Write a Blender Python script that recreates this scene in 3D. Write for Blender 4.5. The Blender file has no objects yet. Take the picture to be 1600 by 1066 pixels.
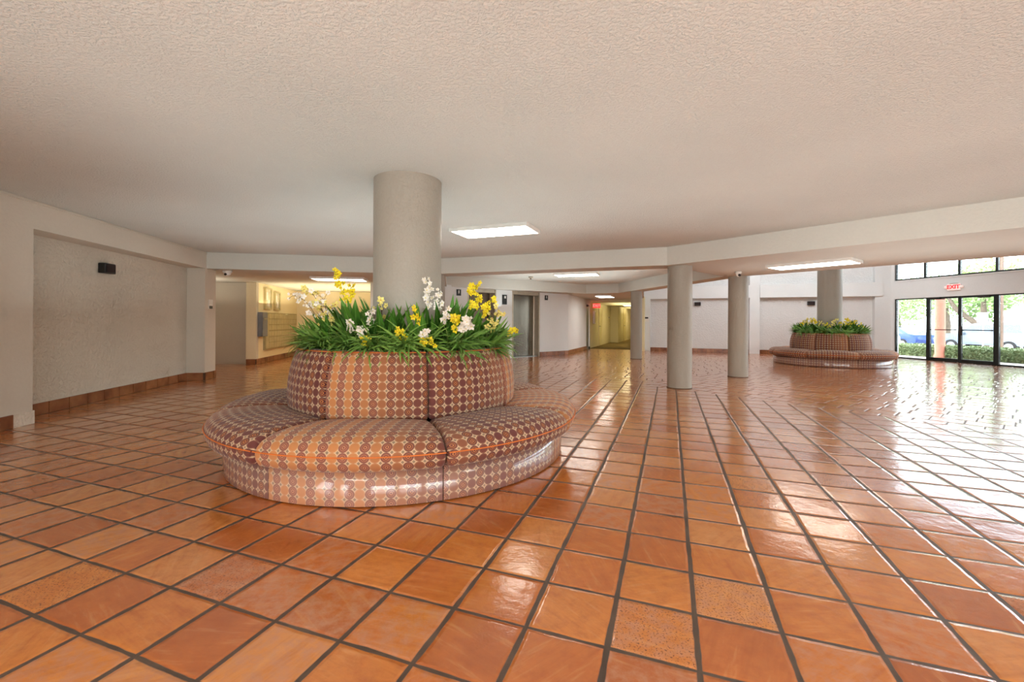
import bpy, bmesh, math, random
from mathutils import Vector, Matrix
from mathutils.geometry import tessellate_polygon
random.seed(7)
PI = math.pi
C = bpy.context.scene.collection
sc = bpy.context.scene

# ------------------------------------------------------------------ camera
cam_d = bpy.data.cameras.new('camera'); cam = bpy.data.objects.new('camera', cam_d); C.objects.link(cam)
cam_d.sensor_width = 36; cam_d.lens = 680/1600*36
cam_d.shift_y = -(533-503.5)/1600
cam.location = (0, 0, 1.2)
cam.rotation_euler = (PI/2, -0.0055, 0)
cam_d.clip_start = .05; cam_d.clip_end = 400
sc.camera = cam
sc.view_settings.view_transform = 'Standard'
sc.view_settings.look = 'None'
sc.view_settings.exposure = 0.14
try:
    sc.cycles.use_denoising = True
    sc.cycles.max_bounces = 7; sc.cycles.diffuse_bounces = 4; sc.cycles.glossy_bounces = 4
    sc.cycles.use_adaptive_sampling = True; sc.cycles.adaptive_threshold = .08; sc.cycles.adaptive_min_samples = 10
    sc.cycles.transparent_max_bounces = 8
    sc.cycles.sample_clamp_indirect = 6
    sc.cycles.caustics_reflective = False; sc.cycles.caustics_refractive = False
except Exception:
    pass

# ------------------------------------------------------------------ nodes
def lin(c):
    f = lambda v: v/12.92 if v <= .04045 else ((v+.055)/1.055)**2.4
    return tuple(f(x/255) for x in c[:3]) + (1,)

class NT:
    def __init__(s, name):
        s.m = bpy.data.materials.new(name); s.m.use_nodes = True
        s.t = s.m.node_tree; s.t.nodes.clear()
        s.out = s.n('ShaderNodeOutputMaterial')
    def n(s, t, **k):
        x = s.t.nodes.new(t)
        for a, b in k.items(): setattr(x, a, b)
        return x
    def put(s, sock, v):
        if v is None: return
        if isinstance(v, bpy.types.NodeSocket): s.t.links.new(v, sock)
        elif isinstance(v, bpy.types.Node): s.t.links.new(v.outputs[0], sock)
        else:
            if isinstance(v, (tuple, list)) and sock.type == 'RGBA' and len(v) == 3: v = (*v, 1)
            sock.default_value = v
    def math(s, op, a, b=None, c=None, clamp=False):
        x = s.n('ShaderNodeMath', operation=op); x.use_clamp = clamp
        s.put(x.inputs[0], a); s.put(x.inputs[1], b); s.put(x.inputs[2], c)
        return x.outputs[0]
    def mix(s, f, a, b, bt='MIX'):
        x = s.n('ShaderNodeMix', data_type='RGBA', blend_type=bt)
        s.put(x.inputs[0], f); s.put(x.inputs[6], a); s.put(x.inputs[7], b)
        return x.outputs[2]
    def mixf(s, f, a, b):
        x = s.n('ShaderNodeMix', data_type='FLOAT')
        s.put(x.inputs[0], f); s.put(x.inputs[2], a); s.put(x.inputs[3], b)
        return x.outputs[0]
    def noise(s, vec, scale, detail=2, rough=.5):
        x = s.n('ShaderNodeTexNoise'); s.put(x.inputs['Vector'], vec)
        x.inputs['Scale'].default_value = scale; x.inputs['Detail'].default_value = detail; x.inputs['Roughness'].default_value = rough
        return x
    def ramp(s, f, stops):
        x = s.n('ShaderNodeValToRGB'); e = x.color_ramp.elements
        while len(e) < len(stops): e.new(.5)
        for el, (p, c) in zip(e, stops):
            el.position = p; el.color = c if len(c) == 4 else (*c, 1)
        s.put(x.inputs[0], f); return x.outputs[0]
    def comb(s, x, y, z=0):
        c = s.n('ShaderNodeCombineXYZ'); s.put(c.inputs[0], x); s.put(c.inputs[1], y); s.put(c.inputs[2], z); return c.outputs[0]
    def bsdf(s, **k):
        b = s.n('ShaderNodeBsdfPrincipled')
        for a, v in k.items():
            s.put(b.inputs[a.replace('_', ' ')], v)
        s.t.links.new(b.outputs[0], s.out.inputs[0]); return b
    def bump(s, h, strength, dist, normal=None):
        b = s.n('ShaderNodeBump'); s.put(b.inputs['Height'], h); b.inputs['Strength'].default_value = strength
        b.inputs['Distance'].default_value = dist; s.put(b.inputs['Normal'], normal); return b.outputs[0]
    def pos(s): return s.n('ShaderNodeNewGeometry').outputs['Position']
    def obj(s): return s.n('ShaderNodeTexCoord').outputs['Object']
    def uv(s): return s.n('ShaderNodeTexCoord').outputs['UV']

def simple(name, col, rough=.5, metal=0., spec=.5, var=.06, scale=6., bump=0., bscale=60., coat=0., emit=None, estr=0.):
    t = NT(name); p = t.obj()
    nz = t.noise(p, scale, 3)
    c = lin(col)
    dk = tuple(x*(1-var*2) for x in c[:3]); lt = tuple(min(1, x*(1+var)) for x in c[:3])
    col_s = t.ramp(nz.outputs[0], [(.3, dk), (.7, lt)])
    k = dict(Base_Color=col_s, Roughness=rough, Metallic=metal, Specular_IOR_Level=spec, Coat_Weight=coat)
    if emit is not None: k.update(Emission_Color=lin(emit), Emission_Strength=estr)
    if bump: k['Normal'] = t.bump(t.noise(t.pos(), bscale, 3).outputs[0], bump, .01)
    t.bsdf(**k); return t.m

M = {}
def plaster(name, col, scale, strength, dist=.01, var=.03, rough=.85):
    t = NT(name); p = t.pos()
    a = t.noise(p, scale, 2, .55); b = t.noise(p, scale*.37, 2)
    h = t.math('ADD', t.ramp(a.outputs[0], [(.42, (0, 0, 0)), (.6, (1, 1, 1))]), t.math('MULTIPLY', b.outputs[0], .6))
    big = t.noise(p, .7, 3)
    c = lin(col)
    cs = t.ramp(big.outputs[0], [(.3, tuple(x*(1-var*2) for x in c[:3])), (.7, tuple(x*(1+var) for x in c[:3]))])
    cs = t.mix(t.math('MULTIPLY', a.outputs[0], .25), cs, tuple(x*.72 for x in c[:3]))
    t.bsdf(Base_Color=cs, Roughness=rough, Specular_IOR_Level=.25, Normal=t.bump(h, strength, dist))
    return t.m
M['ceiling'] = plaster('ceiling_popcorn', (214, 216, 210), 55, .5, .012)
M['fascia'] = plaster('fascia_paint', (210, 210, 202), 30, .12, .006)
M['wall_beige'] = plaster('wall_beige', (210, 202, 188), 30, .10, .006)
M['wall_stucco'] = plaster('wall_stucco', (210, 202, 187), 26, .5, .012, .05)
M['wall_white'] = plaster('wall_white', (224, 227, 227), 30, .10, .006)
M['stucco_white'] = plaster('stucco_white', (218, 219, 218), 20, .5, .012, .03)
M['wall_cream'] = plaster('wall_cream', (240, 226, 190), 30, .06, .006)
M['wall_olive'] = plaster('wall_olive', (222, 212, 172), 30, .06, .006)
M['column'] = plaster('column_paint', (164, 158, 146), 40, .28, .006, .03, rough=.42)
M['base_patch'] = plaster('bare_plaster', (222, 214, 200), 30, .5, .012, .08)

# --- terracotta floor: three zones of a square tile grid
def floor_mat():
    t = NT('terracotta_tile_floor'); p = t.pos()
    sp = t.n('ShaderNodeSeparateXYZ'); t.put(sp.inputs[0], p); X, Y = sp.outputs[0], sp.outputs[1]
    T = 1.2/3.807
    wob = t.noise(p, 1.3, 2); wob2 = t.noise(p, 9, 2)
    def grid(h, x0, y0):
        dx, dy = t.math('SUBTRACT', X, x0), t.math('SUBTRACT', Y, y0)
        u = t.math('DIVIDE', t.math('SUBTRACT', t.math('MULTIPLY', dx, math.cos(h)), t.math('MULTIPLY', dy, math.sin(h))), T)
        v = t.math('DIVIDE', t.math('ADD', t.math('MULTIPLY', dx, math.sin(h)), t.math('MULTIPLY', dy, math.cos(h))), T)
        return u, v
    th = .3485
    u1, v1 = grid(th, .1889*T, 5.4316*T)
    u2, v2 = grid(th+PI/6, 2.81, 7.9)
    # zone: beyond the beam running at heading 140 from the second column
    n140 = (math.cos(math.radians(140)), -math.sin(math.radians(140)))
    n140 = (-n140[0], -n140[1])
    side = t.math('ADD', t.math('MULTIPLY', t.math('SUBTRACT', X, 2.9), .766), t.math('MULTIPLY', t.math('SUBTRACT', Y, 8.0), .643))
    h50 = t.math('SUBTRACT', t.math('MULTIPLY', t.math('SUBTRACT', X, 2.9), .643), t.math('MULTIPLY', t.math('SUBTRACT', Y, 8.0), .766))
    mask = t.math('MULTIPLY', t.math('GREATER_THAN', side, 0.), t.math('GREATER_THAN', h50, -.6))
    u = t.mixf(mask, u1, u2); v = t.mixf(mask, v1, v2)
    u = t.math('ADD', u, t.math('MULTIPLY', t.math('SUBTRACT', wob.outputs[0], .5), .07))
    v = t.math('ADD', v, t.math('MULTIPLY', t.math('SUBTRACT', wob.outputs[1] if wob.outputs[1].type == 'VALUE' else wob.outputs[0], .5), .07))
    far = t.math('MAXIMUM', mask, t.math('GREATER_THAN', t.math('ADD', t.math('MULTIPLY', X, .345), t.math('MULTIPLY', Y, .938)), 9.35))
    row = t.n('ShaderNodeTexWhiteNoise', noise_dimensions='1D'); t.put(row.inputs['W'], t.math('FLOOR', v))
    u = t.math('ADD', u, t.math('MULTIPLY', far, row.outputs['Value']))
    cu, cv = t.math('FLOOR', u), t.math('FLOOR', v)
    wn = t.n('ShaderNodeTexWhiteNoise', noise_dimensions='3D'); t.put(wn.inputs['Vector'], t.comb(cu, cv, mask))
    r1 = wn.outputs['Value']; rc = t.n('ShaderNodeSeparateColor'); t.put(rc.inputs[0], wn.outputs['Color'])
    fu = t.math('SUBTRACT', t.math('SUBTRACT', u, cu), .5); fv = t.math('SUBTRACT', t.math('SUBTRACT', v, cv), .5)
    au, av = t.math('ABSOLUTE', fu), t.math('ABSOLUTE', fv)
    e = t.math('SUBTRACT', .5, t.math('MAXIMUM', t.math('ADD', au, t.math('MULTIPLY', t.math('MULTIPLY', t.math('LESS_THAN', Y, 8.3), t.math('SUBTRACT', 1., mask)), .009)), av))            # distance to tile edge (tile units)
    e = t.math('ADD', e, t.math('MULTIPLY', t.math('SUBTRACT', wob2.outputs[0], .5), .034))
    gr = t.n('ShaderNodeMapRange'); gr.interpolation_type = 'SMOOTHSTEP'; t.put(gr.inputs[0], e)
    gr.inputs[1].default_value = .017; gr.inputs[2].default_value = .034; gr.inputs[3].default_value = 1; gr.inputs[4].default_value = 0
    grout = gr.outputs[0]
    pil = t.n('ShaderNodeMapRange'); pil.interpolation_type = 'SMOOTHERSTEP'; t.put(pil.inputs[0], e)
    pil.inputs[1].default_value = .008; pil.inputs[2].default_value = .08
    # colour
    n1 = t.noise(p, 3.2, 5, .6); n2 = t.noise(p, 16, 5, .65); n3 = t.noise(p, 120, 3, .6)
    base = t.ramp(t.math('ADD', t.math('MULTIPLY', r1, .55), t.math('MULTIPLY', n1.outputs[0], .45)),
                  [(.15, lin((176, 96, 48))), (.4, lin((202, 118, 56))), (.6, lin((214, 134, 62))), (.85, lin((218, 150, 90)))])
    base = t.mix(t.ramp(n2.outputs[0], [(.45, (0, 0, 0)), (.75, (.55, .55, .55))]), base, lin((174, 94, 46)))
    rot = t.n('ShaderNodeVectorRotate', rotation_type='Z_AXIS'); t.put(rot.inputs['Vector'], p); t.put(rot.inputs['Angle'], t.math('MULTIPLY', r1, 40.))
    mp = t.n('ShaderNodeMapping'); t.put(mp.inputs[0], rot.outputs[0]); mp.inputs['Scale'].default_value = (26, 3.5, 1)
    st = t.noise(mp.outputs[0], 1., 3, .6)
    base = t.mix(t.ramp(st.outputs[0], [(.5, (0, 0, 0)), (.72, (.36, .36, .36))]), base, lin((164, 84, 40)))
    base = t.mix(t.ramp(st.outputs[0], [(.26, (.3, .3, .3)), (.44, (0, 0, 0))]), base, lin((232, 176, 116)))
    pale = t.math('MULTIPLY', t.math('GREATER_THAN', rc.outputs[1], .72), t.ramp(n2.outputs[0], [(.4, (0, 0, 0)), (.62, (.5, .5, .5))]))
    base = t.mix(pale, base, lin((205, 150, 116)))
    speck = t.math('MULTIPLY', t.math('GREATER_THAN', rc.outputs[2], .93), t.ramp(n3.outputs[0], [(.56, (0, 0, 0)), (.64, (.8, .8, .8))]))
    base = t.mix(speck, base, lin((88, 50, 36)))
    gcol = t.mix(t.noise(p, 5, 4).outputs[0], lin((50, 37, 30)), lin((116, 98, 84)))
    col = t.mix(grout, base, gcol)
    # height: pillowed tiles, each tilted a little, waxy waviness
    h = t.math('MULTIPLY', pil.outputs[0], .0024)
    tilt = t.math('ADD', t.math('MULTIPLY', t.math('SUBTRACT', rc.outputs[0], .5), fu), t.math('MULTIPLY', t.math('SUBTRACT', rc.outputs[1], .5), fv))
    h = t.math('ADD', h, t.math('MULTIPLY', tilt, .0065))
    h = t.math('ADD', h, t.math('MULTIPLY', n1.outputs[0], .0045))
    h = t.math('ADD', h, t.math('MULTIPLY', n2.outputs[0], .0012))
    h = t.math('ADD', h, t.math('MULTIPLY', n3.outputs[0], .00012))
    nrm = t.bump(h, 1., 1.)
    ro = t.mixf(grout, t.math('ADD', .07, t.math('MULTIPLY', n2.outputs[0], .17)), .5)
    t.bsdf(Base_Color=col, Roughness=ro, Specular_IOR_Level=.5, Normal=nrm, Coat_Weight=t.mixf(grout, .6, 0.), Coat_Roughness=.08, Coat_Normal=nrm)
    return t.m
M['floor'] = floor_mat()

def tile_base():
    t = NT('baseboard_tile'); p = t.obj()
    n = t.noise(p, 3.5, 3); n2 = t.noise(p, 25, 4)
    c = t.ramp(n.outputs[0], [(.35, lin((112, 64, 40))), (.5, lin((142, 88, 54))), (.65, lin((162, 108, 70)))])
    c = t.mix(t.math('MULTIPLY', n2.outputs[0], .35), c, lin((110, 60, 40)))
    t.bsdf(Base_Color=c, Roughness=.35, Normal=t.bump(n2.outputs[0], .2, .005)); return t.m
M['base_tile'] = tile_base()
M['grout'] = simple('grout', (92, 74, 60), .8)

# --- upholstery: columns of touching discs
def fabric(name, coat=0., wash=0.):
    t = NT(name); sp = t.n('ShaderNodeSeparateXYZ'); t.put(sp.inputs[0], t.uv()); u, v = sp.outputs[0], sp.outputs[1]
    cu, cv = t.math('FLOOR', u), t.math('FLOOR', v)
    fu = t.math('SUBTRACT', t.math('SUBTRACT', u, cu), .5); fv = t.math('SUBTRACT', t.math('SUBTRACT', v, cv), .5)
    d = t.math('SQRT', t.math('ADD', t.math('MULTIPLY', fu, fu), t.math('MULTIPLY', fv, fv)))
    par = t.math('FLOORED_MODULO', cu, 2.)
    s = t.math('SINE', t.math('MULTIPLY', cu, 2*PI/40))
    tt = t.math('MULTIPLY_ADD', s, .75, .5, clamp=True)
    tan, plum, dkplum, orange, cream = lin((202, 136, 82)), lin((104, 54, 52)), lin((88, 42, 44)), lin((206, 132, 66)), lin((214, 184, 148))
    plain = t.mix(tt, tan, plum)
    ring_o = t.mix(tt, lin((138, 80, 70)), dkplum); ring_i = t.mix(tt, lin((208, 150, 110)), orange)
    rsel = t.ramp(d, [(0, (0, 0, 0)), (.085, (1, 1, 1)), (.19, (0, 0, 0)), (.24, (1, 1, 1)), (.30, (0, 0, 0))])
    rs = t.n('ShaderNodeValToRGB'); rs.color_ramp.interpolation = 'CONSTANT'
    e = rs.color_ramp.elements
    while len(e) < 5: e.new(.5)
    for el, (p_, k) in zip(e, [(0, 0), (.10, 1), (.17, 0), (.28, .75), (.33, .0)]): el.position = p_; el.color = (k, k, k, 1)
    t.put(rs.inputs[0], d)
    ring = t.mix(rs.outputs[0], ring_o, ring_i)
    thin = t.n('ShaderNodeValToRGB'); thin.color_ramp.interpolation = 'CONSTANT'
    e = thin.color_ramp.elements; e.new(.5)
    for el, (p_, k) in zip(e, [(0, 0), (.42, .3), (.45, 0)]): el.position = p_; el.color = (k, k, k, 1)
    t.put(thin.inputs[0], d)
    disc = t.mix(thin.outputs[0], t.mix(par, plain, ring), cream)
    inside = t.math('LESS_THAN', d, .498)
    star = t.math('GREATER_THAN', t.math('ADD', t.math('ABSOLUTE', fu), t.math('ABSOLUTE', fv)), .83)
    bg = t.mix(star, cream, lin((146, 128, 106)))
    col = t.mix(inside, bg, disc)
    wv = t.noise(t.uv(), 40, 2)
    col = t.mix(t.math('MULTIPLY', wv.outputs[0], .3), col, lin((120, 70, 45)))
    if wash: col = t.mix(wash, col, lin((226, 196, 186)))
    t.bsdf(Base_Color=col, Roughness=.75 if not coat else .5, Specular_IOR_Level=.25, Sheen_Weight=.15 if not coat else 0, Coat_Weight=coat, Coat_Roughness=.07,
           Normal=t.bump(t.noise(t.uv(), 14, 3).outputs[0], .15, .004))
    return t.m
M['fabric'] = fabric('disc_pattern_fabric')
M['vinyl'] = fabric('disc_pattern_under_clear_vinyl', 1., .14)
M['piping'] = simple('orange_piping', (224, 120, 46), .6)
M['seam'] = simple('dark_seam', (40, 24, 22), .9)
M['soil'] = simple('planter_moss', (44, 46, 26), .95, var=.3, scale=30, bump=.6)

def leaf_mat(name, dark, light, rib, rough=.38):
    t = NT(name); sp = t.n('ShaderNodeSeparateXYZ'); t.put(sp.inputs[0], t.uv())
    a = t.math('ABSOLUTE', t.math('SUBTRACT', sp.outputs[0], .5))
    r = t.n('ShaderNodeObjectInfo').outputs['Random']
    nz = t.noise(t.obj(), 9, 2)
    c = t.mix(t.math('ADD', t.math('MULTIPLY', r, .45), t.math('MULTIPLY', nz.outputs[0], .55)), lin(dark), lin(light))
    c = t.mix(t.ramp(a, [(.0, (.75, .75, .75)), (.09, (0, 0, 0))]), c, lin(rib))
    c = t.mix(t.math('MULTIPLY', sp.outputs[1], .25), c, lin(light))
    b = t.bsdf(Base_Color=c, Roughness=rough, Specular_IOR_Level=.4)
    return t.m
M['broad'] = leaf_mat('broad_leaf', (26, 78, 26), (92, 146, 50), (140, 180, 90))
M['grass'] = leaf_mat('grass_leaf', (54, 106, 36), (134, 174, 76), (160, 194, 110), .5)
M['stem'] = simple('stem_green', (88, 104, 48), .6)
M['stem_dry'] = simple('stem_brown', (104, 88, 56), .7)
M['yellow'] = simple('petal_yellow', (248, 222, 30), .55, var=.15, scale=60)
M['white'] = simple('petal_white', (244, 238, 228), .55, var=.05, scale=60)
M['cream'] = simple('petal_cream', (240, 226, 128), .55, var=.12, scale=60)
M['heart'] = simple('petal_heart', (196, 120, 24), .6)

M['frame_white'] = simple('white_enamel', (228, 226, 220), .4)
def emis(name, col, s):
    t = NT(name); nz = t.noise(t.obj(), 3, 1)
    c = t.mix(t.math('MULTIPLY', nz.outputs[0], .1), lin(col), (1, 1, 1, 1))
    t.bsdf(Base_Color=lin((240, 240, 240)), Emission_Color=c, Emission_Strength=s, Roughness=.6); return t.m
M['panel'] = emis('led_diffuser', (255, 244, 228), 9)
M['panel_warm'] = emis('led_diffuser_warm', (255, 232, 186), 7)
M['black'] = simple('black_plastic', (26, 24, 22), .45)
M['bronze'] = simple('dark_bronze_frame', (38, 42, 42), .35, metal=.4)
M['alum'] = simple('brushed_aluminium', (150, 152, 150), .3, metal=.9)
def steel():
    t = NT('stainless_steel'); p = t.obj()
    mp = t.n('ShaderNodeMapping'); t.put(mp.inputs[0], p); mp.inputs['Scale'].default_value = (90, 90, .6)
    n = t.noise(mp.outputs[0], 3, 3); b = t.noise(p, 2.2, 2)
    c = t.ramp(n.outputs[0], [(.3, lin((92, 86, 76))), (.7, lin((142, 134, 122)))])
    t.bsdf(Base_Color=c, Metallic=1., Roughness=.24, Normal=t.bump(b.outputs[0], .25, .02)); return t.m
M['steel'] = steel()
M['steel_dark'] = simple('bronzed_steel', (96, 80, 64), .4, metal=.7)
M['jamb'] = simple('painted_jamb', (176, 164, 144), .35, metal=.3)
M['mailbox'] = simple('mailbox_metal', (196, 186, 146), .35, metal=.35)
M['mail_gap'] = simple('mailbox_gap', (168, 156, 118), .6)
M['bluegrey'] = simple('blue_grey_paint', (122, 126, 132), .45)
M['cork'] = simple('notice_paper', (214, 206, 182), .8, var=.2, scale=9)
M['red'] = simple('exit_red', (220, 40, 40), .5, emit=(255, 40, 40), estr=1.6)
M['exit_white'] = simple('exit_white', (244, 232, 228), .5, emit=(255, 225, 220), estr=.25)
M['carpet'] = simple('olive_carpet', (122, 102, 50), .95, var=.25, scale=60, bump=.5, bscale=200)
M['door_green'] = simple('service_door_paint', (120, 126, 118), .5)
M['door_cream'] = simple('hall_door_paint', (222, 210, 160), .5)
def glass():
    t = NT('clear_glazing'); tr = t.n('ShaderNodeBsdfTransparent'); gl = t.n('ShaderNodeBsdfGlossy')
    nz = t.noise(t.obj(), .5, 1)
    t.put(tr.inputs[0], t.mix(nz.outputs[0], (.93, .96, .95, 1), (.96, .98, .97, 1))); gl.inputs['Roughness'].default_value = .02
    fr = t.n('ShaderNodeFresnel'); fr.inputs[0].default_value = 1.45
    mx = t.n('ShaderNodeMixShader'); t.put(mx.inputs[0], fr.outputs[0]); t.put(mx.inputs[1], tr.outputs[0]); t.put(mx.inputs[2], gl.outputs[0])
    t.t.links.new(mx.outputs[0], t.out.inputs[0]); return t.m
M['glass'] = glass()
M['concrete'] = simple('pale_concrete', (188, 182, 174), .85, var=.05, scale=2)
M['asphalt'] = simple('sunlit_asphalt', (136, 136, 136), .9, var=.08, scale=3)
M['ext_red'] = simple('salmon_stucco', (198, 126, 104), .8, var=.05)
M['brown'] = simple('brown_post', (120, 98, 84), .7)
M['hedge'] = leaf_mat('hedge_leaf', (78, 98, 62), (142, 160, 112), (130, 150, 100), .5)
M['treeleaf'] = leaf_mat('tree_leaf', (120, 156, 90), (188, 208, 146), (170, 196, 130), .5)
M['bark'] = simple('bark', (112, 98, 84), .9, var=.2, scale=8, bump=.5)
M['car_silver'] = simple('car_silver', (120, 130, 142), .25, metal=.3, coat=.6, var=.01)
M['car_blue'] = simple('car_blue', (40, 74, 150), .25, metal=.2, coat=.6, var=.01)
M['car_white'] = simple('car_white', (238, 238, 238), .25, coat=.6, var=.01)
M['car_glass'] = simple('car_glass', (70, 84, 96), .08, spec=.8)
M['tyre'] = simple('tyre', (34, 34, 36), .85)
M['hub'] = simple('wheel_alloy', (170, 172, 176), .3, metal=.8)
M['sign_grey'] = simple('grey_sign', (150, 148, 158), .6)

# ------------------------------------------------------------------ mesh helpers
class MB:
    def __init__(s): s.v = []; s.f = []; s.uv = []; s.sm = []; s.mi = []
    def add(s, verts, faces, uvs=None, smooth=False, mi=0):
        o = len(s.v); s.v += [tuple(x) for x in verts]
        for k, f in enumerate(faces):
            s.f.append([o+i for i in f]); s.uv.append(uvs[k] if uvs else None); s.sm.append(smooth); s.mi.append(mi)
    def prism(s, poly, z0, z1, mi=0):
        n = len(poly)
        a = sum(poly[i][0]*poly[(i+1) % n][1]-poly[(i+1) % n][0]*poly[i][1] for i in range(n))
        if a < 0: poly = poly[::-1]
        v = [(x, y, z0) for x, y in poly]+[(x, y, z1) for x, y in poly]
        f = [list(range(n))[::-1], list(range(n, 2*n))]+[[i, (i+1) % n, n+(i+1) % n, n+i] for i in range(n)]
        s.add(v, f, mi=mi)
    def box(s, c, d, rz=0, mi=0, bev=0):
        x, y, z = d[0]/2, d[1]/2, d[2]/2; R = Matrix.Rotation(rz, 3, 'Z'); c = Vector(c)
        if bev:
            bm = bmesh.new(); bmesh.ops.create_cube(bm, size=1); bmesh.ops.scale(bm, vec=d, verts=bm.verts)
            bmesh.ops.bevel(bm, geom=bm.edges[:]+bm.verts[:], offset=bev, segments=2, affect='EDGES', profile=.5)
            bm.verts.index_update()
            s.add([c+R @ v.co for v in bm.verts], [[v.index for v in f.verts] for f in bm.faces], mi=mi); bm.free(); return
        P = [(-x, -y, -z), (x, -y, -z), (x, y, -z), (-x, y, -z), (-x, -y, z), (x, -y, z), (x, y, z), (-x, y, z)]
        s.add([c+R @ Vector(p) for p in P], [[3, 2, 1, 0], [4, 5, 6, 7], [0, 1, 5, 4], [1, 2, 6, 5], [2, 3, 7, 6], [3, 0, 4, 7]], mi=mi)
    def tube(s, pts, r, n=8, mi=0, caps=True):
        pts = [Vector(p) for p in pts]; rs = r if isinstance(r, (list, tuple)) else [r]*len(pts)
        V = []; prev = None
        for i, p in enumerate(pts):
            d = (pts[min(i+1, len(pts)-1)]-pts[max(i-1, 0)]).normalized()
            a = prev if prev is not None else (Vector((0, 0, 1)) if abs(d.z) < .9 else Vector((1, 0, 0)))
            x = (a-d*a.dot(d)).normalized(); y = d.cross(x); prev = x
            V += [p+(x*math.cos(2*PI*k/n)+y*math.sin(2*PI*k/n))*rs[i] for k in range(n)]
        F = [[i*n+k, i*n+(k+1) % n, (i+1)*n+(k+1) % n, (i+1)*n+k] for i in range(len(pts)-1) for k in range(n)]
        s.add(V, F, smooth=True, mi=mi)
        if caps: s.add(V[:n], [list(range(n))[::-1]], mi=mi); s.add(V[-n:], [list(range(n))], mi=mi)
    def lathe(s, prof, n=48, c=(0, 0, 0), mi=0, smooth=True):
        V = [(c[0]+r*math.cos(2*PI*k/n), c[1]+r*math.sin(2*PI*k/n), c[2]+z) for r, z in prof for k in range(n)]
        F = [[i*n+k, i*n+(k+1) % n, (i+1)*n+(k+1) % n, (i+1)*n+k] for i in range(len(prof)-1) for k in range(n)]
        s.add(V, F, smooth=smooth, mi=mi)
    def flat(s, loops, z, down=True):
        vs = [Vector((x, y, 0)) for lp in loops for x, y in lp]
        tr = tessellate_polygon([[Vector((x, y, 0)) for x, y in lp] for lp in loops])
        F = []
        for a, b, c in tr:
            cr = (vs[b]-vs[a]).cross(vs[c]-vs[a]).z
            if (cr > 0) == down: a, b = b, a
            F.append([a, b, c])
        s.add([(v.x, v.y, z) for v in vs], F)
    def build(s, name, mat, parent=None):
        me = bpy.data.meshes.new(name); me.from_pydata(s.v, [], s.f)
        for m in (mat if isinstance(mat, (list, tuple)) else [mat]): me.materials.append(m)
        me.polygons.foreach_set('use_smooth', s.sm); me.polygons.foreach_set('material_index', s.mi)
        if any(u is not None for u in s.uv):
            L = me.uv_layers.new(name='UVMap').data
            for p, u in zip(me.polygons, s.uv):
                if u is not None:
                    for li, q in zip(p.loop_indices, u): L[li].uv = q
        me.update()
        o = bpy.data.objects.new(name, me); C.objects.link(o)
        if parent is not None: o.parent = parent
        return o

def tag(o, label=None, cat=None, group=None, kind=None):
    if label: o['label'] = label
    if cat: o['category'] = cat
    if group: o['group'] = group
    if kind: o['kind'] = kind
    return o
def empty(name, loc=(0, 0, 0), rz=0., label=None, cat=None, group=None, kind=None):
    o = bpy.data.objects.new(name, None); C.objects.link(o); o.location = loc; o.rotation_euler = (0, 0, rz); o.empty_display_size = .1
    return tag(o, label, cat, group, kind)
def dup(o, parent=None, label=None, group=None):
    c = o.copy(); C.objects.link(c)
    if parent is not None: c.parent = parent
    for ch in list(o.children): dup(ch, c)
    if label: c['label'] = label
    if group: c['group'] = group
    return c
def struct(name, mb, mat, label=None, cat=None, parent=None):
    o = mb.build(name, mat, parent)
    if parent is None: tag(o, label, cat, kind='structure')
    return o
def hd(deg): a = math.radians(deg); return Vector((math.sin(a), math.cos(a)))
def along(p, d, s, n=None, off=0):
    q = Vector(p)+d*s
    if n is not None: q = q+n*off
    return (q.x, q.y)
def rzof(d): return math.atan2(d.y, d.x)

# ------------------------------------------------------------------ plan
ZC, ZS, ZH = 2.58, 2.25, 4.6          # ceiling, soffit, tall lobby
dl = hd(-9.8); nl = Vector((-dl.y, dl.x))          # left wall: direction, outward (away from room)
L0 = Vector((-5.53, 5.0)); L = lambda s, o=0: along(L0, dl, s, nl, o)
A_ = (-6.21, 8.80); B_ = (-1.76, 9.58); C_ = (2.81, 7.9); d140 = hd(140.2); E_ = along(C_, d140, 14)
F0 = (5.2, 9.62); F1 = along(F0, d140, 11.6)
W_BACKY = -7.0

mb = MB(); mb.flat([[(-12, -9), (16.6, -9), (16.6, 1), (13.85, 16.1), (5.9, 19.1), (6.5, 24), (3, 21.5), (-12, 21.5)]], 0, down=False)
struct('floor', mb, M['floor'], 'glossy orange terracotta tiles with dark grout lines', 'floor')

# ceilings
mb = MB(); mb.flat([[A_, B_, C_, E_, (12.2, -2.8), (12.2, -8), (-3.2, -8), L(-12.5, .5), L(4, .5)]], ZC)
struct('ceiling_main', mb, M['ceiling'], 'pinkish beige textured ceiling over the seating area', 'ceiling')
coffer = [(-1.55, 10.1), (2.95, 8.42), (3.30, 8.45), (4.75, 9.75), (3.75, 15.35), (2.68, 15.75), (-1.95, 12.95)]
soff = [A_, B_, C_, E_, (12.4, -2.8), F1, F0, (4.42, 14.6), (5.75, 19.0), (6.3, 20.3), (3.1, 21.3), (-3.3, 19.5), (-9.9, 17.5), (-9.9, 9.2), (-6.6, 9.0)]
mb = MB(); mb.flat([soff, coffer], ZS)
struct('ceiling_soffit', mb, M['fascia'], 'lower beige soffit beyond the bent beam', 'ceiling')
mb = MB(); mb.flat([coffer], ZC)
struct('ceiling_coffer', mb, M['fascia'], 'raised ceiling panel in front of the elevators', 'ceiling')
def ribbon(pts, z0, z1, closed=False):
    m = MB(); n = len(pts)
    for i in range(n if closed else n-1):
        p, q = pts[i], pts[(i+1) % n]
        m.add([(*p, z0), (*q, z0), (*q, z1), (*p, z1)], [[0, 1, 2, 3]])
    return m
struct('trim_1', ribbon([A_, B_, C_, E_], ZS, ZC), M['fascia'], 'long bent beam face crossing the room above the columns', 'beam')
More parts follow.
